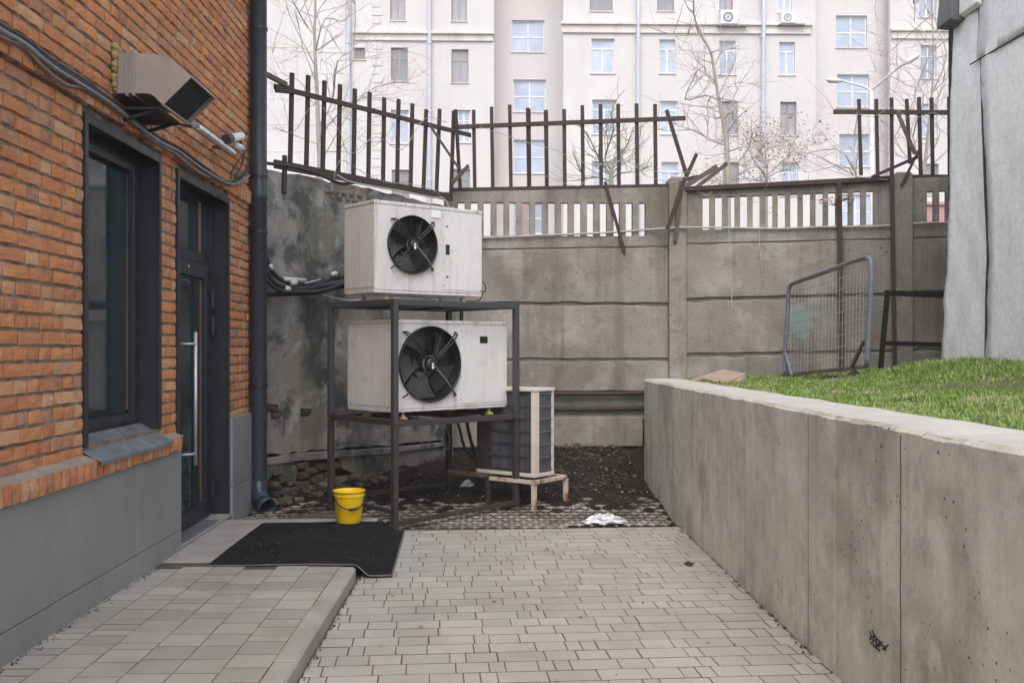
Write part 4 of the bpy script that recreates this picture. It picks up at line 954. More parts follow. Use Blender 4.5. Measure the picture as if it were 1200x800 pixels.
# ================================================================== WHITE COOLING UNITS
def cool_unit(E, Fp, depth, zb, zt, label, fan, fr, seam_u, details, name='cooling_unit', cant=0):
    pl = Pl(E, Fp); L = (Vector((Fp[0],Fp[1],0))-Vector((E[0],E[1],0))).length
    t = thing(name, pl.w(0, zb), label, 'cooling unit', 'white cooling units on the rack')
    dv = -pl.n
    c = MB(); lid = .03
    fs, fz = pl.sz(*fan); 
    # case with a round hole for the fan: front as polygon fan ring
    n = 48; x0, x1, z0, z1 = 0, L, zb, zt-lid
    ring = [(fs+fr*math.cos(2*math.pi*k/n), fz+fr*math.sin(2*math.pi*k/n)) for k in range(n)]
    def outer(k):
        a = 2*math.pi*k/n; dx, dz = math.cos(a), math.sin(a); ts = []
        if dx > 1e-6: ts.append((seam-fs)/dx)
        if dx < -1e-6: ts.append((x0-fs)/dx)
        if dz > 1e-6: ts.append((z1-fz)/dz)
        if dz < -1e-6: ts.append((z0-fz)/dz)
        t_ = min(ts); return (fs+dx*t_, fz+dz*t_)
    seam = pl.sz(seam_u, 400)[0]
    out = [outer(k) for k in range(n)]
    corners = [(seam, z0), (x0, z0), (x0, z1), (seam, z1)]
    g = MB()
    for k in range(n):
        a, b = out[k], out[(k+1) % n]; pr = [ring[k], a]
        for cc in corners:
            # insert a corner when the boundary turns between a and b
            if (abs(a[0]-b[0]) > 1e-6 and abs(a[1]-b[1]) > 1e-6) and ((abs(cc[0]-a[0]) < 1e-6 and abs(cc[1]-b[1]) < 1e-6) or (abs(cc[1]-a[1]) < 1e-6 and abs(cc[0]-b[0]) < 1e-6)): pr.append(cc)
        pr += [b, ring[(k+1) % n]]
        g.add([pl.w(s, z, 0) for s, z in pr], [tuple(range(len(pr)))])
    g.add([pl.w(seam, z0), pl.w(x1, z0), pl.w(x1, z1), pl.w(seam, z1)], [(0,1,2,3)])
    A_ = [pl.w(x0,z0), pl.w(x1,z0), pl.w(x1,z1), pl.w(x0,z1)]; B_ = [p + dv*depth for p in A_]
    g.add(A_+B_, [(7,6,5,4),(0,4,5,1),(1,5,6,2),(3,2,6,7),(0,3,7,4)])
    obj('case', g, MT['acwhite'], t)
    g = MB(); g.obox(pl.w(-.006, zt-lid, .006), pl.d*(L+.012), dv*(depth+.012), (0,0,lid)); obj('lid', g, MT['acwhite'], t, bevel=.004)
    # side panel and access panel standing proud
    g = MB(); g.obox(pl.w(seam+.004, zb+.02, .0035), pl.d*(L-seam-.008), pl.n*-.003, (0,0,zt-lid-zb-.026)); obj('access_panel', g, MT['acplate'], t, bevel=.0015, seg=1)
    g = MB(); g.obox(pl.w(-.0035, zb+.02, -.02), dv*(depth-.04), pl.d*.003, (0,0,zt-lid-zb-.03)); obj('side_panel', g, MT['acplate'], t, bevel=.0015, seg=1)
    g = MB(); g.obox(pl.w(0, zb-.028, -.004), pl.d*L, dv*(depth-.01), (0,0,.026)); obj('base_tray', g, MT['acwhite'], t, bevel=.003)
    # screws
    g = MB(); sm = MB()
    for k in range(5): sm.lathe(pl.w(.05+(L-.1)*k/4, zt-lid/2, .006), pl.n, [(.006,0),(.005,.003),(.001,.003)], 8)
    for k in range(4): sm.lathe(pl.w(seam+.012, zb+.06+(zt-zb-.15)*k/3, .0035), pl.n, [(.005,0),(.004,.003),(.001,.003)], 8)
    for k in range(4): sm.lathe(pl.w(-.0035, zb+.06+(zt-zb-.15)*k/3, -.03), -pl.d, [(.006,0),(.005,.003),(.001,.003)], 8)
    obj('screws', sm, MT['rack'], t, kind='stuff')
    # fan
    ctr = pl.w(fs, fz)
    g = MB(); g.lathe(ctr, pl.n, [(fr, -.13), (fr*.985, -.02), (fr, .0), (fr+.006, .03), (fr+.014, .035), (fr+.016, .03), (fr+.012, .0)], 48); hs_ = obj('fan_housing', g, MT['black'], t, smooth=True)
    g = MB(); g.lathe(ctr, pl.n, [(.001, -.125), (fr, -.125)], 48); g.lathe(ctr, pl.n, [(fr*.45,-.124),(fr*.43,-.06)], 24); obj('fan_back', g, MT['cavity'], hs_)
    up = Vector((0,0,1))
    for k in range(5):
        a0 = 2*math.pi*k/5 + .5; b = MB(); m_ = 6
        for i in range(m_+1):
            r_ = fr*(.22 + .75*i/m_); sw = .25*i/m_; wd = .42+.10*i/m_
            for (da, dd) in ((-wd, -.105), (0, -.075), (wd, -.035)):
                a = a0 + sw + da; b.v.append(ctr + pl.d*math.cos(a)*r_ + up*math.sin(a)*r_ + pl.n*dd)
        for i in range(m_):
            for j in range(2): q = i*3+j; b.f.append((q, q+1, q+4, q+3))
        obj('blade', b, MT['blade'], hs_, smooth=True)
    b = MB(); b.lathe(ctr, pl.n, [(fr*.24,-.11),(fr*.24,-.03),(fr*.21,-.02),(fr*.2,.02),(fr*.17,.05),(fr*.10,.055),(.001,.055)], 20); obj('motor', b, MT['black'], hs_, smooth=True)
    b = MB(); b.lathe(ctr, pl.n, [(fr*.235,-.0),(fr*.245,.012),(fr*.22,.02)], 20); obj('motor_band', b, MT['cable'], hs_, smooth=True)
    b = MB(); b.obox(ctr+pl.n*.056-pl.d*.012+up*.01, pl.d*.02, pl.n*.002, up*-.05); obj('motor_label', b, MT['lampwhite'], hs_)
    # guard wires
    b = MB()
    for q in (.35, .46, .57, .68, .79, .90):
        pts = [ctr + pl.d*math.cos(a)*fr*q + up*math.sin(a)*fr*q + pl.n*(.045-.03*q*q) for a in [2*math.pi*j/36 for j in range(37)]]
        b.tube(pts, .0016, 4, cap=False)
    for j in range(12):
        a = 2*math.pi*j/12+.1; b.tube([ctr + (pl.d*math.cos(a)+up*math.sin(a))*fr*.24 + pl.n*.045, ctr + (pl.d*math.cos(a)+up*math.sin(a))*fr*1.0 + pl.n*.02], .0018, 4)
    obj('guard', b, MT['black'], hs_, kind='stuff')
    for a in (R(135), R(45), R(225), R(315)):
        e = pl.d*math.cos(a)+up*math.sin(a)*1.0; tt = Vector((0,0,0)); perp = pl.d*-math.sin(a)+up*math.cos(a)
        for sgn in (-.011, .011):
            if a > R(200) and sgn > 0: continue
            b = MB(); b.tube(spline([ctr+e*fr*.2+pl.n*.04+perp*sgn, ctr+e*fr*.7+pl.n*.06+perp*sgn, ctr+e*fr*1.02+pl.n*.06+perp*sgn*1.3, ctr+e*fr*1.2+pl.n*.045+perp*sgn*.8, ctr+e*fr*1.24+pl.n*.0], 4), .007, 7); obj('bracket', b, MT['black'], hs_, smooth=True)
    b = MB(); a = R(-48); e = pl.d*math.cos(a)+up*math.sin(a); b.tube(spline([ctr+pl.n*.058, ctr+e*fr*.5+pl.n*.075, ctr+e*fr*.9+pl.n*.06+pl.d*.01, ctr+e*fr*1.25+pl.n*.02],4), .0065, 6); obj('motor_cable', b, MT['cable'], hs_, smooth=True)
    for (u0, v0, u1, v1, m_, nm) in details:
        a_, b_ = pl.sz(u0, v0), pl.sz(u1, v1); g = MB(); g.obox(pl.w(a_[0], b_[1], .0035), pl.d*(b_[0]-a_[0]), pl.n*.004, (0,0,a_[1]-b_[1])); obj(nm, g, MT[m_], t, bevel=.001, seg=1)
    for s_ in (.16, L-.16):
        for dd in (.07, depth-.07):
            g = MB(); b0 = pl.w(s_, zb-.028) + dv*dd
            g.lathe(b0-Vector((0,0,.0)), (0,0,-1), [(.013,0),(.013,.03),(.022,.032),(.022,.045)], 12); g2 = MB(); g2.lathe(b0, (0,0,-1), [(.02,.045),(.04,.05),(.045,.06),(.045,.066),(.001,.066)], 12)
            obj('foot', g, MT['steel'], t, smooth=True); obj('foot_pad', g2, MT['yellowfoot'], t, smooth=True)
    return pl, t
E1, F1 = P(459.5, 400, 8.47), P(594, 400, 9.33)
cool_unit(E1, F1, .70, .985, 1.748, 'larger white cooling unit inside the rack with a big black fan', (503, 426.5), .318, 539,
    [(562,394,571,402,'black','display_window')])
E2, F2 = P(438.5, 400, 8.47), P(564.5, 400, 9.2)
cool_unit(E2, F2, .50, 2.005, 2.765, 'smaller white cooling unit standing on top of the rack', (482.5, 287), .240, 518,
    [(522,286.5,526.5,298.5,'black','handle_recess'), (522.5,264.5,524.5,266.5,'rack','lock'), (523,323,525,325.5,'rack','lock'), (505,246,516,256,'lampwhite','data_label')])
g = MB(); g.tube(spline([P(566,330,9.15), P(569,336,9.15), P(568,342,9.15), P(563,341,9.15)], 4), .006, 6); g.tube(spline([P(566,343,9.1), P(563,350,9.1), P(558,352,9.1)],4), .005, 6)
tag(obj('loose_lead', g, MT['hose'], smooth=True), 'short black lead sticking out at the right corner of the upper unit', 'cable')
# hanging lead and old flat case behind, below the rack shelf
g = MB(); g.tube(spline([P(524,488,9.0), P(523,500,8.98), P(527,515,8.98), P(524,528,8.98), P(521,510,9.0), P(526,495,9.0)], 5), .008, 6)
tag(obj('hanging_lead', g, MT['hose'], smooth=True), 'looped black lead hanging from the front shelf rail of the rack', 'cable')
for k, (line, r_) in enumerate((([(541,345),(541,400),(545,470),(548,500),(556,530),(562,548)], .018), ([(530,480),(538,500),(545,525),(560,540),(575,548)], .014))):
    g = MB(); g.tube(spline([P(u, v, 10.2) for u, v in line], 5), r_, 8)
    tag(obj('drooping_hose', g, MT['hose'], smooth=True), ['black hose dropping behind the rack to the small outdoor unit', 'thin black hose curling on the ground behind the rack'][k], 'hose')

# ================================================================== SMALL OUTDOOR UNIT ON ITS STAND
C3 = P(626.5, 400, 9.12); C3.z = 0
DR = Vector((.62, .785, 0)); DR.normalize(); DL = Vector((-DR.y, DR.x, 0))
u3 = thing('outdoor_unit', C3, 'small cream outdoor unit with dark grille standing on a rusty white stand', 'outdoor unit')
def up3(a, b, z): return C3 + DR*a + DL*b + Vector((0,0,z))
WR, WL_, Z0, Z1 = .31, .68, .33, 1.135
g = MB(); g.obox(up3(.012,.012,Z0+.02), DR*(WR-.024), DL*(WL_-.02), (0,0,Z1-Z0-.04)); obj('coil', g, MT['coil'], u3)
g = MB(); g.obox(up3(-.008,-.008,Z1-.03), DR*(WR+.016), DL*(WL_+.016), (0,0,.03)); obj('top_cover', g, MT['cream'], u3, bevel=.006)
g = MB(); g.obox(up3(-.004,-.004,Z0-.01), DR*(WR+.008), DL*(WL_+.008), (0,0,.035)); obj('base', g, MT['cream'], u3, bevel=.004)
for (a, b, wa, wb) in ((0,0,.075,.012), (0,.0125,.012,.03), (WR-.03,0,.03,.03)):
    g = MB(); g.obox(up3(a,b,Z0+.026), DR*wa, DL*wb, (0,0,Z1-Z0-.058)); obj('corner_post', g, MT['cream'], u3, bevel=.003)
g = MB(); g.obox(up3(-.002,.52,Z0+.026), DL*(WL_-.52), DR*WR, (0,0,Z1-Z0-.058)); obj('end_case', g, MT['racklow'], u3, bevel=.004)
for k in range(7):
    zz = Z0+.05+(Z1-Z0-.1)*k/6; g = MB(); g.bar(up3(.077,-.004,zz), up3(WR-.032,-.004,zz), .007, .007); obj('grille_bar', g, MT['cable'], u3)
    g = MB(); g.bar(up3(-.002,.05,zz), up3(-.002,.515,zz), .006, .006); obj('grille_bar', g, MT['black'], u3)
for b in (.06,.10,.2,.3,.4,.5):
    g = MB(); g.bar(up3(-.001,b,Z0+.03), up3(-.001,b,Z1-.035), .012 if b < .11 else .006, .008); obj('grille_bar', g, MT['black'], u3)
sd = thing('unit_stand', C3, 'low four-legged stand of peeling white steel under the small outdoor unit', 'stand')
def sbar(a0, b0, a1, b1, z, t=.04):
    g = MB(); g.bar(up3(a0,b0,z), up3(a1,b1,z), t, .035); obj('rail', g, MT['standw'], sd, bevel=.004)
sbar(-.05,-.03,.46,-.03,.285); g = MB(); g.bar(up3(-.05,.5,.285), up3(.46,.5,.285), .04, .035); obj('rail', g, MT['racklow'], sd); sbar(-.05,-.008,-.05,.478,.285); sbar(.46,-.008,.46,.478,.285)
g = MB(); g.bar(up3(-.05,.522,.30), up3(-.05,1.0,.31), .04, .035); obj('rail', g, MT['rustlite'], sd, bevel=.004)
for (a, b) in ((-.05,-.03),(.46,-.03),(-.05,.5),(.46,.5)):
    g = MB(); p = up3(a, b, 0); zg = gz(p.x, p.y)-.02; g.obox(up3(a-.02,b-.02,zg), DR*.04, DL*.04, (0,0,.266-zg)); obj('leg', g, MT['standw' if b < .3 else 'racklow'], sd, bevel=.004)

# ================================================================== BUCKET, MAT
bc = onZ(409, 612, WZ+.012); bc.z = WZ+.014
bk = thing('bucket', bc, 'bright yellow plastic bucket standing on the back edge of the black mat', 'bucket')
g = MB(); g.lathe(bc, (0,0,1), [(.001,.004),(.092,.004),(.094,.0),(.098,.006),(.122,.235),(.124,.25),(.130,.252),(.131,.258),(.128,.262),(.121,.258),(.117,.235),(.094,.012),(.001,.01)], 40); obj('body', g, MT['yellow'], bk, smooth=True)
g = MB(); g.lathe(bc, (0,0,1), [(.1235,.215),(.129,.217),(.129,.222),(.1245,.224)], 40); obj('rim_band', g, MT['yellow'], bk, smooth=True)
g = MB(); pts = []
for k in range(13):
    a = math.pi*k/12; pts.append(bc + Vector((-math.cos(a)*.131, -.02 - math.sin(a)*.122, .238 - math.sin(a)*.115 + (-math.cos(a))*.01)))
th = R(22); pts = [bc + Matrix.Rotation(th, 3, 'Z') @ (p - bc) for p in pts]
g.tube(pts, .0055, 8); g.tube(pts[5:8], .011, 8); obj('handle', g, MT['black'], bk, smooth=True)
g = MB(); nx, ny = 70, 60
def matz(x, y):
    t = smooth((x + .905)/.11); base = WZ+.004 + (.012-WZ-.004)*t*(1 if True else 1)
    return base + .003*hn(x*3, y*3, 1) + .004*math.exp(-((x+.80)/.05)**2)*smooth((6.75-y)/.3)
mtl, mtr = -1.86, -.66
for j in range(ny+1):
    for i in range(nx+1):
        fy = j/ny; x = mtl + (mtr-mtl)*i/nx - .06*fy*(i/nx) ; y = 6.53 + fy*(1.55) + (.10*(i/nx))*(1 if True else 0)*(.3+fy*.8) + .01*math.sin(x*9)
        g.v.append(Vector((x, y, matz(x, y))))
for j in range(ny):
    for i in range(nx): a = j*(nx+1)+i; g.f.append((a, a+1, a+nx+2, a+nx+1))
dm = obj('doormat', g, MT['mat_'], smooth=True); tag(dm, 'large black rubber mat in front of the door, draped over the kerb', 'mat')
edge = MB(); bd = [g.v[i]+Vector((0,0,.004)) for i in range(nx+1)] + [g.v[j*(nx+1)+nx]+Vector((0,0,.004)) for j in range(1, ny+1)]
edge.tube(bd, .005, 6)
# child of the mat: coordinates relative to its origin
obj('edge_binding', edge, MT['matedge'], dm, smooth=True)
s_ = dm.modifiers.new('solid', 'SOLIDIFY'); s_.thickness = .006; s_.offset = 1
# ------------------------------------------------------------------ litter on the ground
def crumple(c, r, zs, n, seed, m, lab, cat, name):
    rr = random.Random(seed); g = MB(); N1, N2 = 26, 12
    for j in range(N2+1):
        ph = math.pi/2*j/N2
        for i in range(N1):
            a = 2*math.pi*i/N1; q = r*math.cos(ph)*(1+rr.gauss(0,.28)); g.v.append(Vector((c[0]+q*math.cos(a)*1.5, c[1]+q*math.sin(a)*.8, c[2]+max(0,zs*math.sin(ph)*(1+rr.gauss(0,.35))))))
    for j in range(N2):
        for i in range(N1): a, b = j*N1+i, j*N1+(i+1)%N1; g.f.append((a, b, b+N1, a+N1))
    return tag(obj(name, g, MT[m]), lab, cat)
p = onZ(710, 611, .01); crumple((p.x, p.y, .004), .10, .05, 1, 4, 'white', 'crumpled white plastic scrap lying on the lattice paving', 'scrap', 'plastic_scrap')
p = onZ(548, 568, .12); crumple((p.x, p.y, gz(p.x,p.y)), .035, .05, 1, 5, 'white', 'small white paper scrap on the soil behind the rack', 'scrap', 'paper_scrap')
g = MB()
for k in range(230):
    t = random.random(); y = 3.8+4.6*t; x = RWX - abs(random.gauss(0,.018)) - .004; flake(g, x, y, .006, random.uniform(.004,.013))
for k in range(60):
    flake(g, random.uniform(-.8,1.5), random.uniform(4,8.2), .004, random.uniform(.003,.010))
for k in range(200): flake(g, SIDE+.045+abs(random.gauss(0,.02)), random.uniform(3.8,6.9), WZ+.005, random.uniform(.004,.012))
for k in range(120): flake(g, KX+.012+abs(random.gauss(0,.012)), random.uniform(3.8,6.6), .006, random.uniform(.004,.012))
obj('gutter_litter', g, MT['leaf'], kind='stuff')
p = onZ(806, 662, 0); g = MB()
for k in range(5): flake(g, p.x+random.gauss(0,.012), p.y+random.gauss(0,.02), .012, .03)
tag(obj('dead_leaf', g, MT['void']), 'dark curled leaf lying alone on the paving near the retaining wall', 'leaf')

g = MB(); rr = random.Random(77)
for k in range(46):
    c = LW.hit(rr.uniform(312, 470), 400, rr.uniform(.06, .42)); q = RK[rr.randrange(6)]; sc = rr.uniform(.03, .10); z0 = gz(c.x, c.y) + sc*.18
    M_ = Matrix.Translation((c.x, c.y, z0)) @ Matrix.Rotation(rr.uniform(0, 6), 4, 'Z') @ Matrix.Rotation(rr.uniform(-.5, .5), 4, 'X') @ Matrix.Diagonal((sc*1.3, sc, sc*.6, 1)); g.add([M_ @ p for p in q.v], q.f)
obj('fallen_rubble', g, MT['rubble'], kind='stuff')
g = MB()
for k in range(110): x, y = random.uniform(-1.8, -.75), random.uniform(6.6, 8.0); flake(g, x, y, matz(x, y)+.010, random.uniform(.002, .007))
for k in range(26): flake(g, random.uniform(-.8, 1.5), random.uniform(4, 8.2), .008, random.uniform(.008, .02))
obj('scattered_crumbs', g, MT['crumb'], kind='stuff')
# ================================================================== RETAINING WALL
rwt = thing('retaining_wall', (RWX, 6, 0), 'long low board-marked concrete retaining wall along the right side holding up the lawn', 'wall')
yj = [onX(u, 600, RWX).y for u in (1056, 947.5, 872.5)]; pt_ = yj[1]-yj[0]
edges_ = [yj[0]-3*1.12, yj[0]-2*1.12, yj[0]-1.12, yj[0], yj[1], yj[2], yj[2]+1.25, yj[2]+2.5, 10.35]
def wtop(y): return 1.198 - .003*(y-6) + .004*hn(y, 0, 3)
for k, (a, b) in enumerate(zip(edges_[:-1], edges_[1:])):
    g = MB(); nn = max(6, int((b-a)/.12)); fx = RWX + random.uniform(-.001, .001)
    # boards: narrow upright strips with tiny steps
    bd = a+.0015
    nb_ = 6
    for q in range(nb_):
        y0 = a + (b-a)*q/nb_ + (.0006 if q == 0 else 0); y1 = a + (b-a)*(q+1)/nb_ - (.0006 if q == nb_-1 else 0); dx = fx + random.uniform(-.0006, .0006)
        z0_, z1_ = wtop(y0), wtop(y1); zl0, zl1 = z0_-.018-random.uniform(0,.008), z1_-.018-random.uniform(0,.008)
        g.add([(dx,y0,-.05),(dx,y1,-.05),(dx,y1,zl1),(dx,y0,zl0),(dx+.02,y1,z1_-.004),(dx+.02,y0,z0_-.004)], [(0,3,2,1),(3,5,4,2)])
        if q: g.add([(dx,y0,-.05),(dx+.01,y0,-.05),(dx+.01,y0,zl0),(dx,y0,zl0)], [(0,1,2,3)])
    g.box((fx+.012, a+.0006, -.05), (RWX+.39, b-.0006, (wtop(a)+wtop(b))/2-.012))
    obj('wall_panel', g, MT['conc'], rwt)
g = MB(); n = 90; ys = [edges_[0]+(edges_[-1]-edges_[0])*i/n for i in range(n+1)]
for y in ys:
    c1 = random.uniform(-.0025,.0025)
    g.v += [Vector((RWX+.018, y, wtop(y)-.006)), Vector((RWX+.028+c1, y, wtop(y))), Vector((RWX+.2, y, wtop(y)+.003+random.uniform(-.001,.001))), Vector((RWX+.375+c1*2, y, wtop(y)-.001)), Vector((RWX+.392, y, wtop(y)-.03))]
for i in range(n):
    for q in range(4): g.f.append((i*5+q, i*5+q+1, i*5+q+6, i*5+q+5))
obj('wall_top', g, MT['conctop'], rwt, smooth=True)
g = MB(); g.box((RWX+.001, 10.352, -.05), (RWX+.39, 10.36, 1.17)); obj('end_face', g, MT['conc'], rwt)
# tie holes and the scribble
g = MB()
for (u, v) in ((1026,500),(1042,502),(1033,523),(874,478),(911,553),(991,672),(1053,610),(1010,610),(1136,770),(1132,620),(940,482),(1100,530),(960,560),(1130,640)):
    c = onX(u, v, RWX-.001); r_ = random.uniform(.003,.007); g.add([c+Vector((-.0015, r_*math.cos(a)*(1+random.uniform(-.3,.3)), r_*math.sin(a)*(1+random.uniform(-.3,.3)))) for a in [2*math.pi*k/9 for k in range(9)]], [tuple(reversed(range(9)))])

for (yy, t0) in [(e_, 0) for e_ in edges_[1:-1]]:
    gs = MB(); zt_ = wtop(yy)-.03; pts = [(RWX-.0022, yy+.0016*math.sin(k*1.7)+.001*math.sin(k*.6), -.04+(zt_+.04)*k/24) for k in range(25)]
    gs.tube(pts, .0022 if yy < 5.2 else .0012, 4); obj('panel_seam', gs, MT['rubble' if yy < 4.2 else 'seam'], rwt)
gb = MB(); gb.box((RWX+.006, edges_[0], -.05), (RWX+.3, edges_[-1], 1.15)); obj('wall_core', gb, MT['conc'], rwt)
obj('air_holes', g, MT['void'], rwt, kind='stuff')
g = MB()
for stroke in ([(1019,739),(1021,745),(1019,749),(1024,744),(1023,752),(1027,748),(1027,757),(1031,752)], [(1022,738),(1026,746),(1030,750),(1034,752),(1030,757),(1026,753)], [(1028,757),(1032,755),(1036,757),(1038,761),(1034,760),(1041,755)], [(1020,752),(1025,757),(1031,762)]):
    pts = [onX(u, v, RWX-.002) for u, v in stroke]
    g.tube(pts, .003, 4)
obj('black_scribble', g, MT['scrib'], rwt, label='small black scrawled graffiti low on the wall')

# ================================================================== LAWN
def lz(x, y):
    return 1.13 + .045*smooth((7-y)/3) + .05*smooth((x-2.2)/1.6) + .20*smooth((x-3.4)/.9)*smooth((11.0-y)/1.6)*smooth((y-6.5)/1.5) + .018*hn(x, y, 2)
g = MB(); NX, NY = 60, 70; X0, X1, Y0, Y1 = RWX+.36, 9.0, 1.0, 12.6
for j in range(NY+1):
    for i in range(NX+1):
        x, y = X0+(X1-X0)*(i/NX)**1.4, Y0+(Y1-Y0)*j/NY; g.v.append(Vector((x, y, lz(x, y)-.012)))
for j in range(NY):
    for i in range(NX): a = j*(NX+1)+i; g.f.append((a, a+1, a+NX+2, a+NX+1))
g.box((1.97, 10.36, .0), (9, 12.25, 1.05)) if False else None
obj('lawn', g, MT['lawn'], kind='structure', smooth=True)
g = MB(); g.add([(RWX+.2,10.36,-.1),(RWX+.2,12.4,-.1),(RWX+.36,12.4,1.13),(RWX+.36,10.36,1.13)], [(0,3,2,1)]); obj('bank', g, MT['dirt'], kind='structure')
rng_ = np.random.default_rng(4); NB = 95000
ty_ = rng_.random(NB); gy = 3.6 + 8.2*ty_**.9; gx = 1.95 + .022*np.sin(gy*9)*np.sin(gy*23+1) + rng_.random(NB)**1.1*2.55
keep = (gx < (gy*.53 + .15)) & ~((gx > 4.40) & (gy < 9.7))
gx, gy = gx[keep], gy[keep]
g = MB(); V = []; Fc = []
dens = lambda x, y: math.sin(x*3.1+1)*math.cos(y*2.3)+math.sin(x*7.7+y*5.1)*.6
for x, y in zip(gx, gy):
    x, y = float(x), float(y); d = dens(x, y)
    if d < -.45 and random.random() < .8: continue
    z = lz(x, y) - .015; hgt = random.uniform(.008, .028)*(1 + .6*max(0, d)) * (1 + .9*smooth((x-3.3)/.7)*smooth((y-7)/2)) * (1.6 if random.random() < .08 else 1); a = random.uniform(0, 6.28); wd = random.uniform(.003, .006)*(1+max(0,y-6)*.12); lx, ly = random.gauss(0, .35)*hgt, random.gauss(0, .35)*hgt
    if random.random() < .12: hgt *= .5; lx *= 3; ly *= 3
    k = len(V); ca, sa = math.cos(a)*wd, math.sin(a)*wd
    V += [(x-ca, y-sa, z), (x+ca, y+sa, z), (x+lx*.4+ca*.7, y+ly*.4+sa*.7, z+hgt*.6), (x+lx*.4-ca*.7, y+ly*.4-sa*.7, z+hgt*.6), (x+lx, y+ly, z+hgt)]
    Fc += [(k, k+1, k+2, k+3), (k+3, k+2, k+4)]
g.v = [Vector(p) for p in V]; g.f = Fc
obj('grass', g, MT['grass'], kind='stuff')

# ================================================================== METAL-CLAD SHED
SX = 4.38
sh = thing('metal_shed', (SX+1.5, 7.5, 1.1), 'shed clad in dented pale grey sheet metal on the lawn at the right edge', 'shed')
def sheetpoly(name, left, right, vt0, vb, x, seed, nz=60, ny=14, amp=.014, m='sheet'):
    """left/right: functions of height z giving y; grid sheet with soft dents"""
    g = MB()
    for j in range(nz+1):
        z = vb + (vt0-vb)*j/nz
        for i in range(ny+1):
            yy = left(z) + (right(z)-left(z))*i/ny
            g.v.append(Vector((x + amp*hn(yy*2.2+seed, z*1.3, 1) + .008*hn(yy*6+seed, z*4, 1) + .003*hn(yy*17, z*13+seed, 1), yy, z)))
    for j in range(nz):
        for i in range(ny): a = j*(ny+1)+i; g.f.append((a, a+1, a+ny+2, a+ny+1))
    o = obj(name, g, MT[m], sh, smooth=True); s = o.modifiers.new('solid', 'SOLIDIFY'); s.thickness = .003; s.offset = 0; return o
def polyY(pts, x):
    pp = sorted([(onX(u, v, x).z, onX(u, v, x).y) for u, v in pts])
    def f(z):
        if z <= pp[0][0]: return pp[0][1]
        for (a, b) in zip(pp[:-1], pp[1:]):
            if z <= b[0]: return a[1] + (b[1]-a[1])*(z-a[0])/(b[0]-a[0])
        return pp[-1][1]
    return f
fL = polyY([(1119,-60),(1118,40),(1114,150),(1112,260),(1110,320),(1107,350),(1108,370),(1104,400),(1103,432)], SX)
fS = polyY([(1148,-60),(1152,75),(1154,150),(1157,230),(1160,300),(1158,350),(1157,432)], SX)
sheetpoly('sheet', fL, fS, 5.0, 1.05, SX-.004, 1)
fS2 = lambda z: fS(z)-.012
sheetpoly('sheet', fS2, lambda z: 7.0, 5.0, 1.05, SX-.018, 5, ny=14)
sheetpoly('sheet', lambda z: 7.0, lambda z: 5.4, 5.0, 1.05, SX-.010, 9, ny=10)
# upper overlapping sheet with its slanted-looking lower edge (level in the place)
zo = onX(1150, 68, SX-.03).z
sheetpoly('sheet', lambda z: onX(1146,68,SX-.03).y, lambda z: 5.4, 5.0, zo, SX-.030, 13, nz=10, ny=14)
g = MB(); g.box((SX+.02, 5.4, 1.0), (8.2, 9.55, 4.95)); obj('shed_body', g, MT['void'], sh)
g = MB(); g.prism([(SX-.12, 5.2, 5.02), (8.6, 5.2, 5.9), (8.6, 5.2, 5.96), (SX-.12, 5.2, 5.08)], (0, 4.7, 0)); obj('roof', g, MT['sheetdark'], sh)
# seam rivets and the dark gap of the seam
g = MB()
for k in range(14):
    z = 1.6+k*.25; g.lathe((SX-.03, fS2(z)-.03, z), (-1,0,0), [(.006,0),(.005,.003),(.001,.004)], 8)
for k in range(8): g.lathe((SX-.05, 8.75-k*.35, zo+.02), (-1,0,0), [(.006,0),(.005,.003),(.001,.004)], 8)
obj('rivets', g, MT['black'], sh, kind='stuff')
g = MB()
pts = []
for k in range(30): z = 1.2+k*.12; pts.append((SX-.021, fS2(z)+.006+.002*math.sin(k), z))
g.tube(pts, .011, 5); g.tube([(SX-.033, 9.0-.3*k, zo-.003+.004*math.sin(k*2)) for k in range(12)], .007, 5); obj('seam_gap', g, MT['void'], sh)
# eave flashing
g = MB(); ya, yb = 9.75, 8.95; n = 12
for j in range(2):
    yy = ya if j == 0 else yb
    for i in range(n+1):
        t = i/n; g.v.append(Vector((SX-.26 + .26*t, yy, 4.48 + .05*math.sin(t*3.1) + (.65*(1-t)**3 if False else 0))))
g2 = MB()
ye = onX(1097, 33, SX-.15).y; z0e = onX(1098, 33, SX-.15).z
g2 = MB(); g2.prism([(SX-.15, ye, z0e), (SX-.135, ye, z0e-.012), (SX-.06, ye, z0e-.02), (SX+.02, ye, z0e-.01), (SX+.02, ye, z0e+.9), (SX-.07, ye, z0e+.9), (SX-.12, ye, z0e+.35)], (0, -.3, 0))
obj('eave_flashing', g2, MT['sheetdark'], sh, bevel=.012)
g2 = MB(); g2.prism([(SX-.075, ye-.302, z0e+.03), (SX-.03, ye-.302, z0e), (SX-.0, ye-.302, z0e+.9), (SX-.06, ye-.302, z0e+.9)], (0, -.35, 0)); obj('eave_flashing', g2, MT['sheet'], sh, bevel=.01)
# torn felt on the left edge
g = MB(); rr = random.Random(9)
for k in range(14):
    z = 1.45 + .13*k; g.add([(SX-.01, fL(z)+.005, z), (SX+.01, fL(z)+.03+rr.uniform(0,.03), z+.03), (SX-.008, fL(z+.12)+.004, z+.12)], [(0,1,2)])
obj('torn_felt', g, MT['void'], sh, kind='stuff')

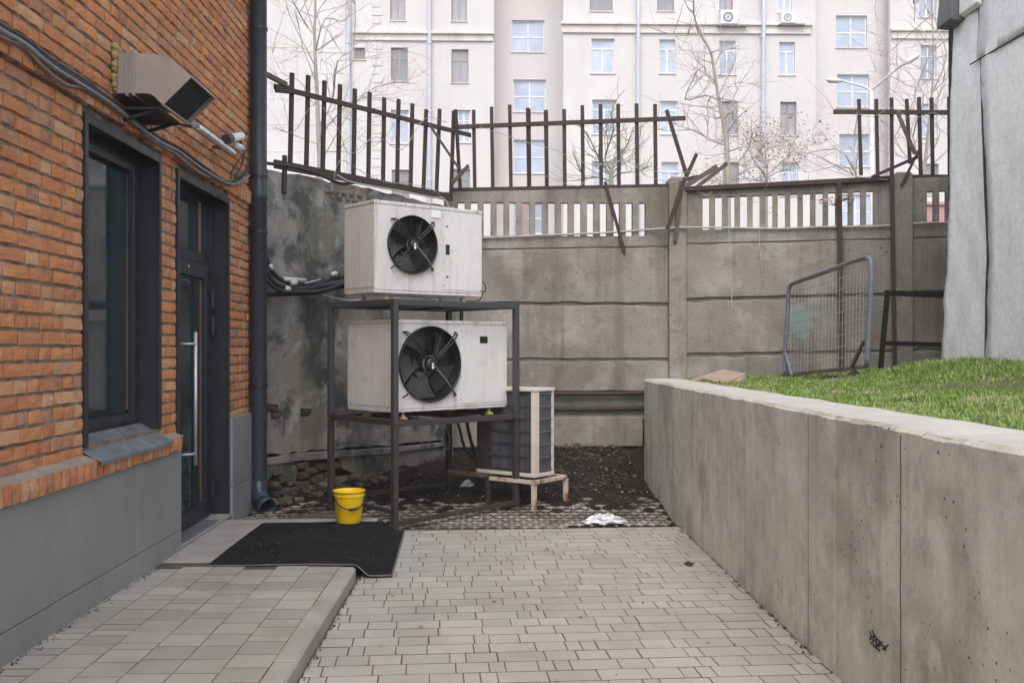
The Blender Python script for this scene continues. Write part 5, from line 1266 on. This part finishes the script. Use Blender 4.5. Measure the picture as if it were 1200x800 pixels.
# ================================================================== BED FRAME, BLACK FRAME, CARDBOARD
A3, B3 = P(921, 400, 11.5), P(1019, 400, 9.95)
BP = Pl(A3, B3)
bf = thing('wire_mesh_frame', BP.w(.8, 1.1), 'old blue-grey bed base frame with wire mesh propped on its side on the lawn', 'bed frame')
def zz8(p): return (900+p[0]/4.705, 290+p[1]/4.705)
c_ = [zz8(p) for p in ((98,690),(92,600),(105,400),(113,260),(122,215),(150,193),(300,140),(450,82),(530,58),(556,62),(568,90),(566,250),(556,450),(545,650))]
lp_ = [BP.hit(u, v) for u, v in c_]
def tubepart(nm, pts, r, m, parent=bf): g = MB(); g.tube(spline(pts, 4), r, 10); return obj(nm, g, MT[m], parent, smooth=True)
tubepart('tube_frame', lp_, .024, 'bedblue')
g = MB(); g.bar(BP.hit(*zz8((80,703))), BP.hit(*zz8((548,655))), .035, .035); obj('bottom_rail', g, MT['rustlite'], bf, bevel=.004)
g = MB(); g.bar(BP.hit(*zz8((150,193)), .03), BP.hit(*zz8((535,56)), .03), .012, .03); obj('top_strip', g, MT['rustlite'], bf)
for k in range(8):
    t = (k+.6)/8.4; l0, r0 = (115-20*t, 225+460*t), (552-14*t, 75+570*t)
    g = MB(); g.tube([BP.hit(*zz8(l0)), BP.hit(*zz8(((l0[0]+r0[0])/2, (l0[1]+r0[1])/2+5)), .0), BP.hit(*zz8(r0))], .0045, 5); obj('long_wire', g, MT['wire'], bf)
for k in range(22):
    t = (k+1)/23; x_ = 112+(548-112)*t; yt = 205-150*t; yb = 700-48*t
    g = MB(); g.tube([BP.hit(*zz8((x_, yt)), .004), BP.hit(*zz8((x_-8, yb)), .004)], .0028, 4); obj('cross_wire', g, MT['wire'], bf)
g = MB(); g.bar(BP.hit(*zz8((530,515))), BP.hit(*zz8((462,660)), .03), .03); obj('brace', g, MT['rust'], bf, bevel=.003)
g = MB(); g.bar(BP.hit(*zz8((92,575))), BP.hit(*zz8((130,705)), .03), .03); obj('brace', g, MT['bedblue'], bf, bevel=.003)
for (x_, y_) in ((140,705),(460,675)):
    a_, b_, c2_ = BP.hit(*zz8((x_, y_)), .02), BP.hit(*zz8((x_-42, y_+45)), .06), BP.hit(*zz8((x_+42, y_+42)), .06); g = MB(); g.prism([a_, b_, c2_], -BP.n*.06); obj('foot', g, MT['rust'], bf, bevel=.003)
g = MB(); g.tube(spline([BP.hit(*zz8((285,740)), .1), BP.hit(*zz8((310,715)), .1), BP.hit(*zz8((400,712)), .1), BP.hit(*zz8((560,728)), .1), BP.hit(*zz8((620,755)), .12)], 4), .014, 8); obj('leg_bar', g, MT['rust'], bf, smooth=True)
BKP = Pl(P(1030, 400, 10.9), P(1130, 400, 10.7))
kf = thing('black_steel_frame', BKP.w(0, 1.1), 'black angle steel frame leaning between the wire mesh frame and the shed', 'frame')
def kbar(a, b, w_=.06, nm='bar'):
    g = MB(); g.bar(BKP.hit(*a), BKP.hit(*b), w_, .03, up=BKP.n); obj(nm, g, MT['matblack'], kf, bevel=.003)
kbar((1036.5,343),(1134,347),.06,'top_bar'); kbar((1040,345),(1030,452),.055,'leg'); kbar((1038,402),(1130,404.5),.05,'middle_bar'); kbar((1128,349),(1120,452),.055,'leg')
cbx = thing('cardboard', onZ(850, 452, 1.13), 'flattened brown cardboard box lying on the lawn behind the retaining wall', 'cardboard box')
D_ = 10.9
g = MB(); g.prism([P(819,442,D_), P(846,433,D_+.2), P(874,438,D_+.1), P(849,451,D_-.25)], (0,0,.006)); obj('flap', g, MT['card'], cbx)
g = MB(); g.prism([P(808,447,D_+.1), P(822,440,D_+.2), P(848,448,D_), P(838,452,D_-.2)], (0,0,.006)); obj('flap', g, MT['card'], cbx)
g = MB(); g.prism([P(849,451.5,D_-.25), P(874,438.5,D_+.1), P(875,449,D_+.05), P(858,455,D_-.25)], (0,.006,0)); obj('side', g, MT['card'], cbx)
g = MB(); q0 = RW_.hit(1075, 425, .1); g.tube([RW_.hit(1076,426,.08), RW_.hit(1078,442,.1)], .035, 10); tag(obj('rusty_stub', g, MT['rustlite'], smooth=True), 'short rusty pipe stub in the grass at the foot of the wall near the shed', 'pipe stub')

# ================================================================== PALE APARTMENT BUILDING BEYOND
ab = thing('apartment_building', (0, 50, 0), 'large pale pink stuccoed apartment building filling the background beyond the wall', 'building')
YW, YB, YR, YC, YD = 50.0, 51.6, 48.6, 50.2, 49.2
WT, WB_ = 'white', 'brown'
segs = [ # name, y, u0, u1, windows (u0,v0,u1,v1,type)
 (YW, 60, 579, [(457,-30,475,24,'b'),(529,-30,547,25,'b'),(414,56,428,70,'s'),(458,56,478,95,'g'),(529,58,549,97,'b'),(458,129,479,168,'w'),(536,129,551,167,'w'),(459,199,480,235,'g'),(530,198,551,236,'b')] + [(457,-102,475,-50,'b'),(529,-102,547,-48,'b')]),
 (YB, 579, 660, [(600,-48,638,-10,'q'),(600,24,638,61,'q'),(601.5,93.5,640,131,'q'),(602,164,640,203,'q'),(602,236,640,274,'r')]),
 (YR, 660, 956, [(691,-28,718,13,'b'),(693,45.5,720,86,'t'),(694,117,722,157,'t'),(694,189,722,228,'t'),(770,-28,790,13,'b'),(772.5,46.5,791.5,86,'t'),(774,118.5,794,157,'t'),(775,190,795,228,'t'),(843,-28,859,12,'b'),(843,48,862,87.5,'t'),(845.5,118.5,864.5,158,'b'),(847,190,866,229,'b'),(912,-28,928,15,'w'),(913,49.5,931.5,88,'t'),(914.5,119.5,933.5,158.5,'b'),(916,190,935,229,'w')]),
 (YC, 956, 1043, [(979,-52,1016,-14,'q'),(979.5,18.5,1016,56,'q'),(981,87.5,1018.5,125.5,'q'),(983.5,157.5,1021,195,'q'),(985,228,1022,266,'q')]),
 (YD, 1043, 1420, [(1077,-20,1096.5,20,'t'),(1079,53,1097.5,92,'w'),(1080,122,1099,161,'w'),(1082,192,1100,228,'b'),(1150,-20,1170,20,'t'),(1152,53,1171,92,'t'),(1153,122,1173,161,'b')]),
]
ZT = 27.0
cache_w = {}
for (Y, u0, u1, wins) in segs:
    x0, x1 = onY(u0, 300, Y).x, onY(u1, 300, Y).x
    hs_ = []
    for (a, b, c, d, t) in wins:
        p0, p1 = onY(a, d, Y), onY(c, b, Y); hs_.append((p0.x, p1.x, p0.z, p1.z, t))
    g = MB(); holes_wall(g, lambda s, z, d: (s, Y+d, z), x0, x1, -.1, ZT, [h[:4] for h in hs_], .28, back=False)
    obj('wall', g, MT['facade'], ab)
    for (a, b, c, d, t) in hs_:
        g = MB(); fw = .06; yf = Y+.14; m = 'winbrown' if t in 'bgs' else 'winwhite'
        g.box((a,yf,c),(a+fw,yf+.06,d)); g.box((b-fw,yf,c),(b,yf+.06,d)); g.box((a+fw,yf+.001,c),(b-fw,yf+.06,c+fw)); g.box((a+fw,yf+.001,d-fw),(b-fw,yf+.06,d))
        W = b-a; Hh = d-c
        if t in 'qr': g.box((a+W/2-.04,yf+.002,c+fw),(a+W/2+.04,yf+.05,d-fw)); g.box((a+fw,yf+.004,c+Hh*.46),(b-fw,yf+.052,c+Hh*.46+.08))
        elif t in 't': g.box((a+fw,yf+.004,c+Hh*.70),(b-fw,yf+.052,c+Hh*.70+.07)); g.box((a+W/2-.04,yf+.002,c+fw),(a+W/2+.04,yf+.05,c+Hh*.70))
        elif t in 'bgw': g.box((a+W/2-.035,yf+.002,c+fw),(a+W/2+.035,yf+.05,d-fw)); g.box((a+fw,yf+.004,c+Hh*.66),(b-fw,yf+.052,c+Hh*.66+.05))
        elif t == 's':
            for q in range(1, 4): g.box((a+W*q/4-.015,yf-.03,c),(a+W*q/4+.015,yf,d))
        wo_ = obj('window', g, MT[m], ab)
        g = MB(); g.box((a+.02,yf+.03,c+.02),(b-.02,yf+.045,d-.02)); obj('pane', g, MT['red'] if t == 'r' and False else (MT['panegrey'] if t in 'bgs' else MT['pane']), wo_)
        g = MB(); g.box((a-.05,Y-.06,c-.05),(b+.05,Y+.13,c-.005)); obj('sill', g, MT['facadetrim'], wo_)
# returns between the wings, back, roof
def ret(u, ya, yb, side):
    x = onY(u, 300, ya if ya < yb else yb).x; g = MB(); g.box((x-.02 if side > 0 else x-.001, min(ya,yb)+.001, -.1), (x+.001 if side > 0 else x+.02, max(ya,yb)-.001, ZT-.01)); obj('return_wall', g, MT['facade'], ab)
for (u, a, b) in ((579, YW, YB), (660, YR, YB), (956, YR, YC), (1043, YD, YC)):
    xa, xb = onY(u, 300, a).x, onY(u, 300, b).x; g = MB(); g.add([(xa,a,-.1),(xb,b,-.1),(xb,b,ZT),(xa,a,ZT)], [(0,1,2,3)]); obj('return_wall', g, MT['facade'], ab)
xl, xr = onY(60, 300, YW).x, onY(1420, 300, YD).x
g = MB(); g.box((xl, 62, -.1), (xr, 62.3, ZT)); g.box((xl-.2, YW+.01, -.1), (xl, 62, ZT)); g.box((xr, YD+.01, -.1), (xr+.2, 62, ZT)); obj('rear_wall', g, MT['facade'], ab)
g = MB(); g.prism([(xl-.6, 48.0, ZT+.01), (xl-.6, 62.6, ZT+.01), (xl-.6, 56, ZT+4)], (xr-xl+1.2, 0, 0)); obj('roof', g, MT['roof'], ab)
def mould(Y, u0, u1, v0, v1, out=.25):
    p0, p1 = onY(u0, v1, Y), onY(u1, v0, Y); g = MB(); h = p1.z-p0.z
    g.box((p0.x, Y-out, p1.z-h*.30), (p1.x, Y-.001, p1.z)); g.box((p0.x+.05, Y-out*.45, p0.z), (p1.x-.05, Y-.001, p1.z-h*.30-.002)); obj('cornice', g, MT['facadetrim'], ab, bevel=.02)
mould(YW, 414, 579, 38.5, 48); mould(YR, 657, 951, 28, 39); mould(YD, 1043, 1300, 36, 46)
for (u, Y) in ((409, YW), (503.5, YW), (747, YR), (893, YR)):
    p = onY(u, 300, Y); r_ = .13 if u in (409,) else .10
    g = MB(); g.tube([(p.x, Y-.18, 0), (p.x, Y-.18, 12.0), (p.x, Y-.30, 17.3) if Y == YR else (p.x, Y-.18, 17.3), (p.x, Y-.30 if Y == YR else Y-.18, 18.2), (p.x, Y-.18, 18.6), (p.x, Y-.18, ZT)], r_, 10); o = obj('downpipe', g, MT['drain'], ab, smooth=True)
    g = MB()
    for k in range(7): g.lathe((p.x, Y-.18, 3+k*3.4), (0,0,1), [(r_,0),(r_+.03,.01),(r_+.03,.12),(r_,.13)], 10)
    obj('pipe_collars', g, MT['drain'], o, kind='stuff')
p = onY(405.5, 300, YW); g = MB(); g.tube([(p.x, Y-.2, 0), (p.x, YW-.2, 15.6)], .05, 6) if False else g.tube([(p.x, YW-.12, 0), (p.x, YW-.12, 15.6)], .06, 6); obj('gas_pipe', g, MT['gaspipe'], ab, smooth=True)
# quoin blocks between the left windows
for k in range(44):
    zz = 8 + k*.42; a, b = onY(436, 300, YW).x, onY(448.5, 300, YW).x
    if abs(zz-onY(436,43,YW).z) < .45: continue
    g = MB(); g.box((a, YW-.035, zz), (b-(.12 if k % 2 else 0), YW-.001, zz+.34)); obj('quoin', g, MT['facade'], ab)
# panel joints of the left wing: thin raised strips
for v in (-10, 56, 86, 116, 146, 178): 
    p0, p1 = onY(312, v, YW), onY(402, v, YW); g = MB(); g.box((p0.x-8, YW-.015, p0.z), (p1.x, YW-.001, p0.z+.05)); obj('string_course', g, MT['facadetrim'], ab)
# red door/gate pieces low down, glimpsed through the slots
for (u0, v0, u1, v1, Y, m_, nm) in ((606,236,618,278,YB-.3,'brickpale','red_shutter'),):
    p0, p1 = onY(u0, v1, Y), onY(u1, v0, Y); g = MB(); g.box((p0.x, Y, p0.z), (p1.x, Y+.1, p1.z)); obj(nm, g, MT[m_], ab)
p0, p1 = onY(1084, 280, 32), onY(1120, 241, 32); g = MB(); g.box((p0.x, 32, 0), (p1.x, 34, p1.z)); g.prism([(p0.x-.1,31.9,p1.z),(p1.x+.1,31.9,p1.z),(p1.x+.1,31.9,p1.z+.12),(p0.x-.1,31.9,p1.z+.12)], (0,2.2,0))
tag(obj('red_kiosk', g, MT['red'], bevel=.03), 'faded red structure glimpsed through the slots beside the shed', 'kiosk')
# wall mounted units
for (u0, v0, u1, v1, lb) in ((845,12,865,28,'left of the two small white units mounted under upper windows of the pale building'), (916,14,933,27,'right of the two small white units mounted under upper windows of the pale building')):
    p0, p1 = onY(u0, v1, YR-.4), onY(u1, v0, YR-.4); t = thing('wall_mounted_unit', ((p0.x+p1.x)/2, YR-.2, p0.z), lb, 'outdoor unit', 'white units on the pale building')
    g = MB(); g.box((p0.x, YR-.4, p0.z), (p1.x, YR-.08, p1.z)); obj('case', g, MT['winwhite'], t, bevel=.03)
    cx = p0.x+(p1.x-p0.x)*.42; cz = (p0.z+p1.z)/2; rr_ = (p1.z-p0.z)*.38
    g = MB(); g.lathe((cx, YR-.402, cz), (0,-1,0), [(.001,.0),(rr_*.35,.0)], 16); obj('fan_hub', g, MT['panegrey'], t)
    g = MB(); g.lathe((cx, YR-.402, cz), (0,-1,0), [(rr_*.55,.0),(rr_*.6,.02),(rr_*.95,.02),(rr_,.0)], 20); obj('fan_grille', g, MT['panegrey'], t)
    g = MB(); g.box((p0.x-.1, YR-.38, p0.z-.08), (p1.x+.45, YR-.001, p0.z-.02)); obj('bracket', g, MT['cable'], t)

# ================================================================== STREET LAMP
sp = onY(1021, 106, 30)
sl_ = thing('street_lamp', (sp.x, 30, 0), 'pale double-armed street lamp in front of the apartment building', 'street lamp')
g = MB(); g.tube([(sp.x+.10, 30, 0), (sp.x, 30, sp.z)], [.09, .055], 10); obj('pole', g, MT['lamp'], sl_, smooth=True)
for (line, nm) in (([(1021,106),(1035,94),(1052,80),(1058,76)], 1), ([(1021,106),(1010,101),(998,98),(988,95)], 0)):
    g = MB(); g.tube(spline([onY(u, v, 30-(.3*i if nm else -.2*i)) for i, (u, v) in enumerate(line)], 4), .035, 8); arm = obj('arm', g, MT['lamp'], sl_, smooth=True)
    e = onY(*line[-1], 30-(.9 if nm else -.6)); d = Vector((.45, -.1, .28)) if nm else Vector((-.5, .1, .06))
    g = MB(); g.tube([e, e+d*.3, e+d*.7, e+d], [.04, .07, .08, .04], 10); 
    o = obj('lamp_head', g, MT['lamp'], sl_, smooth=True)
    g = MB(); g.tube([e+d*.3-Vector((0,0,.03)), e+d*.85-Vector((0,0,.03))], [.05,.06], 8); obj('lens', g, MT['cable'], o, smooth=True)

# ================================================================== BARE TREES
def grow(g, p, d, L, r, lvl, rr, leaves=None, up=.15):
    n = 4; pts = [p]; q = p.copy(); dd = d.normalized()
    for i in range(n):
        dd = (dd + Vector((rr.gauss(0,.16), rr.gauss(0,.16), rr.gauss(0,.12)+up*.25))).normalized(); q = q + dd*L/n; pts.append(q.copy())
    g.tube(pts, r, 4 if r < .02 else 6, r1=r*.5, cap=False)
    if lvl > 0:
        k = rr.randint(3, 5)
        for j in range(k):
            i = rr.randint(1, n); base = pts[i]; ax = Vector((rr.gauss(0,1), rr.gauss(0,1), rr.gauss(.25,.7))).normalized()
            nd = (dd*.75 + ax*.8).normalized(); grow(g, base, nd, L*rr.uniform(.5,.8), r*.55, lvl-1, rr, leaves, up)
    elif leaves is not None and rr.random() < .5:
        for _ in range(4): leaves.append(pts[-1] + Vector((rr.gauss(0,.06), rr.gauss(0,.06), rr.gauss(0,.06))))
def bare_tree(name, label, trunk_px, Y, r0, branches, seed, m='bark', lvl=2, leafy=False, cat='tree', Lb=1.0):
    rr = random.Random(seed); tp = [onY(u, v, Y) for u, v in trunk_px]; b0 = tp[0].copy(); b0.z = 0
    t = thing(name, b0, label, cat, 'bare trees and shrubs beyond the wall')
    g = MB(); pts = [b0] + spline(tp, 4); n = len(pts); g.tube(pts, [r0*.72*(1-.8*i/n) for i in range(n)], 8); obj('trunk', g, MT[m], t, smooth=True)
    lv = [] if leafy else None; g = MB()
    for (line, rb_) in branches:
        bp = spline([onY(u, v, Y) + Vector((0, rr.gauss(0,.25)*i, 0)) for i, (u, v) in enumerate(line)], 3); rb_ *= .75; g.tube(bp, rb_, 5, r1=rb_*.3, cap=False)
        for i in range(2, len(bp)-1, 1):
            d = (bp[i+1]-bp[i-1]).normalized(); ax = Vector((rr.gauss(0,1), rr.gauss(0,1), rr.gauss(.3,.6))).normalized()
            grow(g, bp[i], d*.6+ax*.8, Lb*rr.uniform(.5,1.1), rb_*.45, lvl-1, rr, lv)
    for i in range(5, n, 2):
        ax = Vector((rr.gauss(0,1), rr.gauss(0,.8), rr.gauss(.5,.5))).normalized(); grow(g, pts[i], ax, Lb*rr.uniform(.6,1.3), max(.008, r0*.2), lvl-1, rr, lv)
    obj('branches', g, MT['twig'] if m == 'bark' else MT[m], t, kind='stuff')
    if leafy:
        g = MB()
        for p in lv: flake(g, p.x, p.y, p.z, rr.uniform(.018,.04))
        obj('dry_leaves', g, MT['dryleaf'], t, kind='stuff')
bare_tree('bare_tree', 'tall slender bare tree behind the left pickets next to the pale blue drainpipe', [(376,215),(373,150),(371,100),(369,60),(369,20),(372,-40)], 19, .075,
    [([(373,150),(386,115),(400,80),(408,40),(418,-10)],.03), ([(369,40),(355,22),(345,5),(336,-20)],.025), ([(372,120),(350,95),(330,85),(314,50)],.02), ([(375,160),(400,140),(430,128),(460,110)],.02), ([(370,60),(385,30),(400,15),(410,-20)],.022), ([(375,170),(345,160),(320,150)],.015), ([(376,175),(398,180),(415,165),(440,175),(470,165)],.015), ([(368,30),(378,10),(392,-15)],.02), ([(376,190),(420,120),(452,90),(480,70)],.02)], 3, Lb=1.2)
bare_tree('bare_tree', 'bare tree with arching limbs standing behind the gap in the pickets', [(853,220),(852,185),(851,156),(846,135),(842,114),(838,90),(833,62),(824,45),(818,38)], 20, .085,
    [([(851,170),(838,155),(822,146),(805,142)],.035), ([(843,118),(832,106),(815,101),(800,106)],.03), ([(852,180),(862,172),(876,173),(884,178)],.025), ([(848,140),(856,132),(868,131),(880,136)],.022), ([(838,95),(828,88),(815,88),(805,95)],.02), ([(842,112),(850,95),(856,80),(866,70)],.02), ([(836,80),(843,62),(848,45)],.015), ([(834,65),(826,55),(818,50)],.012), ([(850,150),(858,120),(866,100),(872,88)],.018)], 8, Lb=.9)
bare_tree('bare_shrub', 'greenish multi-stemmed shrub showing between the middle pickets', [(716,225),(716,205),(715,195)], 17, .07,
    [([(716,205),(705,190),(695,175),(685,160)],.03), ([(716,205),(722,185),(735,170),(742,150)],.028), ([(715,210),(730,200),(748,196),(765,190)],.025), ([(716,200),(712,180),(714,160),(708,140)],.025), ([(715,212),(700,208),(686,205),(670,195)],.025), ([(716,205),(728,192),(736,188),(752,176)],.02)], 12, m='barkgreen', Lb=.6, cat='shrub')
bare_tree('leafy_shrub', 'shrub with dry beige leaves just right of the arching bare tree', [(898,225),(899,205),(900,190)], 21, .05,
    [([(898,205),(885,190),(878,175),(876,160)],.025), ([(899,200),(900,180),(905,165),(908,150)],.025), ([(899,205),(915,190),(925,178),(930,165)],.022), ([(898,210),(880,200),(865,205),(850,215)],.022), ([(899,200),(893,180),(890,165)],.02), ([(898,208),(912,202),(925,200)],.02), ([(897,212),(870,212),(840,208),(800,212)],.02)], 15, leafy=True, cat='shrub', lvl=3, Lb=.6)
bare_tree('bare_shrub', 'spreading bare shrub between the right drainpipe and the lamp, drooping to the left', [(1010,225),(1003,205),(998,190)], 18, .05,
    [([(1000,200),(980,175),(960,160),(945,150)],.02), ([(1000,205),(970,190),(945,182),(925,175)],.018), ([(1000,205),(985,195),(960,195),(935,205)],.015), ([(1001,195),(1000,160),(990,140),(975,130)],.015), ([(1003,205),(1020,180),(1030,150)],.015)], 22, Lb=.7, cat='shrub')
bare_tree('bare_tree', 'many-stemmed bare tree crowding the gap beside the shed', [(1082,225),(1084,190),(1088,150),(1092,110),(1094,60),(1090,-20)], 18, .05,
    [([(1084,195),(1070,160),(1066,120),(1072,80),(1060,30)],.022), ([(1085,190),(1098,150),(1105,110),(1112,70)],.022), ([(1088,150),(1075,110),(1082,60),(1070,10)],.02), ([(1083,205),(1060,180),(1045,150),(1040,110)],.02), ([(1084,200),(1110,170),(1125,130)],.02), ([(1092,110),(1100,70),(1085,30),(1095,-20)],.02), ([(1090,-10),(1070,5),(1045,2),(1025,-10)],.018), ([(1092,60),(1105,40),(1110,10)],.015), ([(1092,20),(1075,30),(1060,48),(1050,45)],.012), ([(1084,190),(1092,160),(1088,120),(1100,90)],.018)], 31, Lb=.8)

# ================================================================== thin air between the yard and the far building
hz = MB(); hz.box((-70, -4, -1.2), (70, 66, 40.0))
hm = bpy.data.materials.new('thin_haze'); hm.use_nodes = True; hn_ = hm.node_tree; hn_.nodes.clear()
pv_ = hn_.nodes.new('ShaderNodeVolumePrincipled'); pv_.inputs['Color'].default_value = (.93, .93, .95, 1); pv_.inputs['Density'].default_value = .0022; pv_.inputs['Anisotropy'].default_value = .2
ho = hn_.nodes.new('ShaderNodeOutputMaterial'); hn_.links.new(pv_.outputs[0], ho.inputs['Volume'])
obj('haze', hz, hm, kind='stuff')
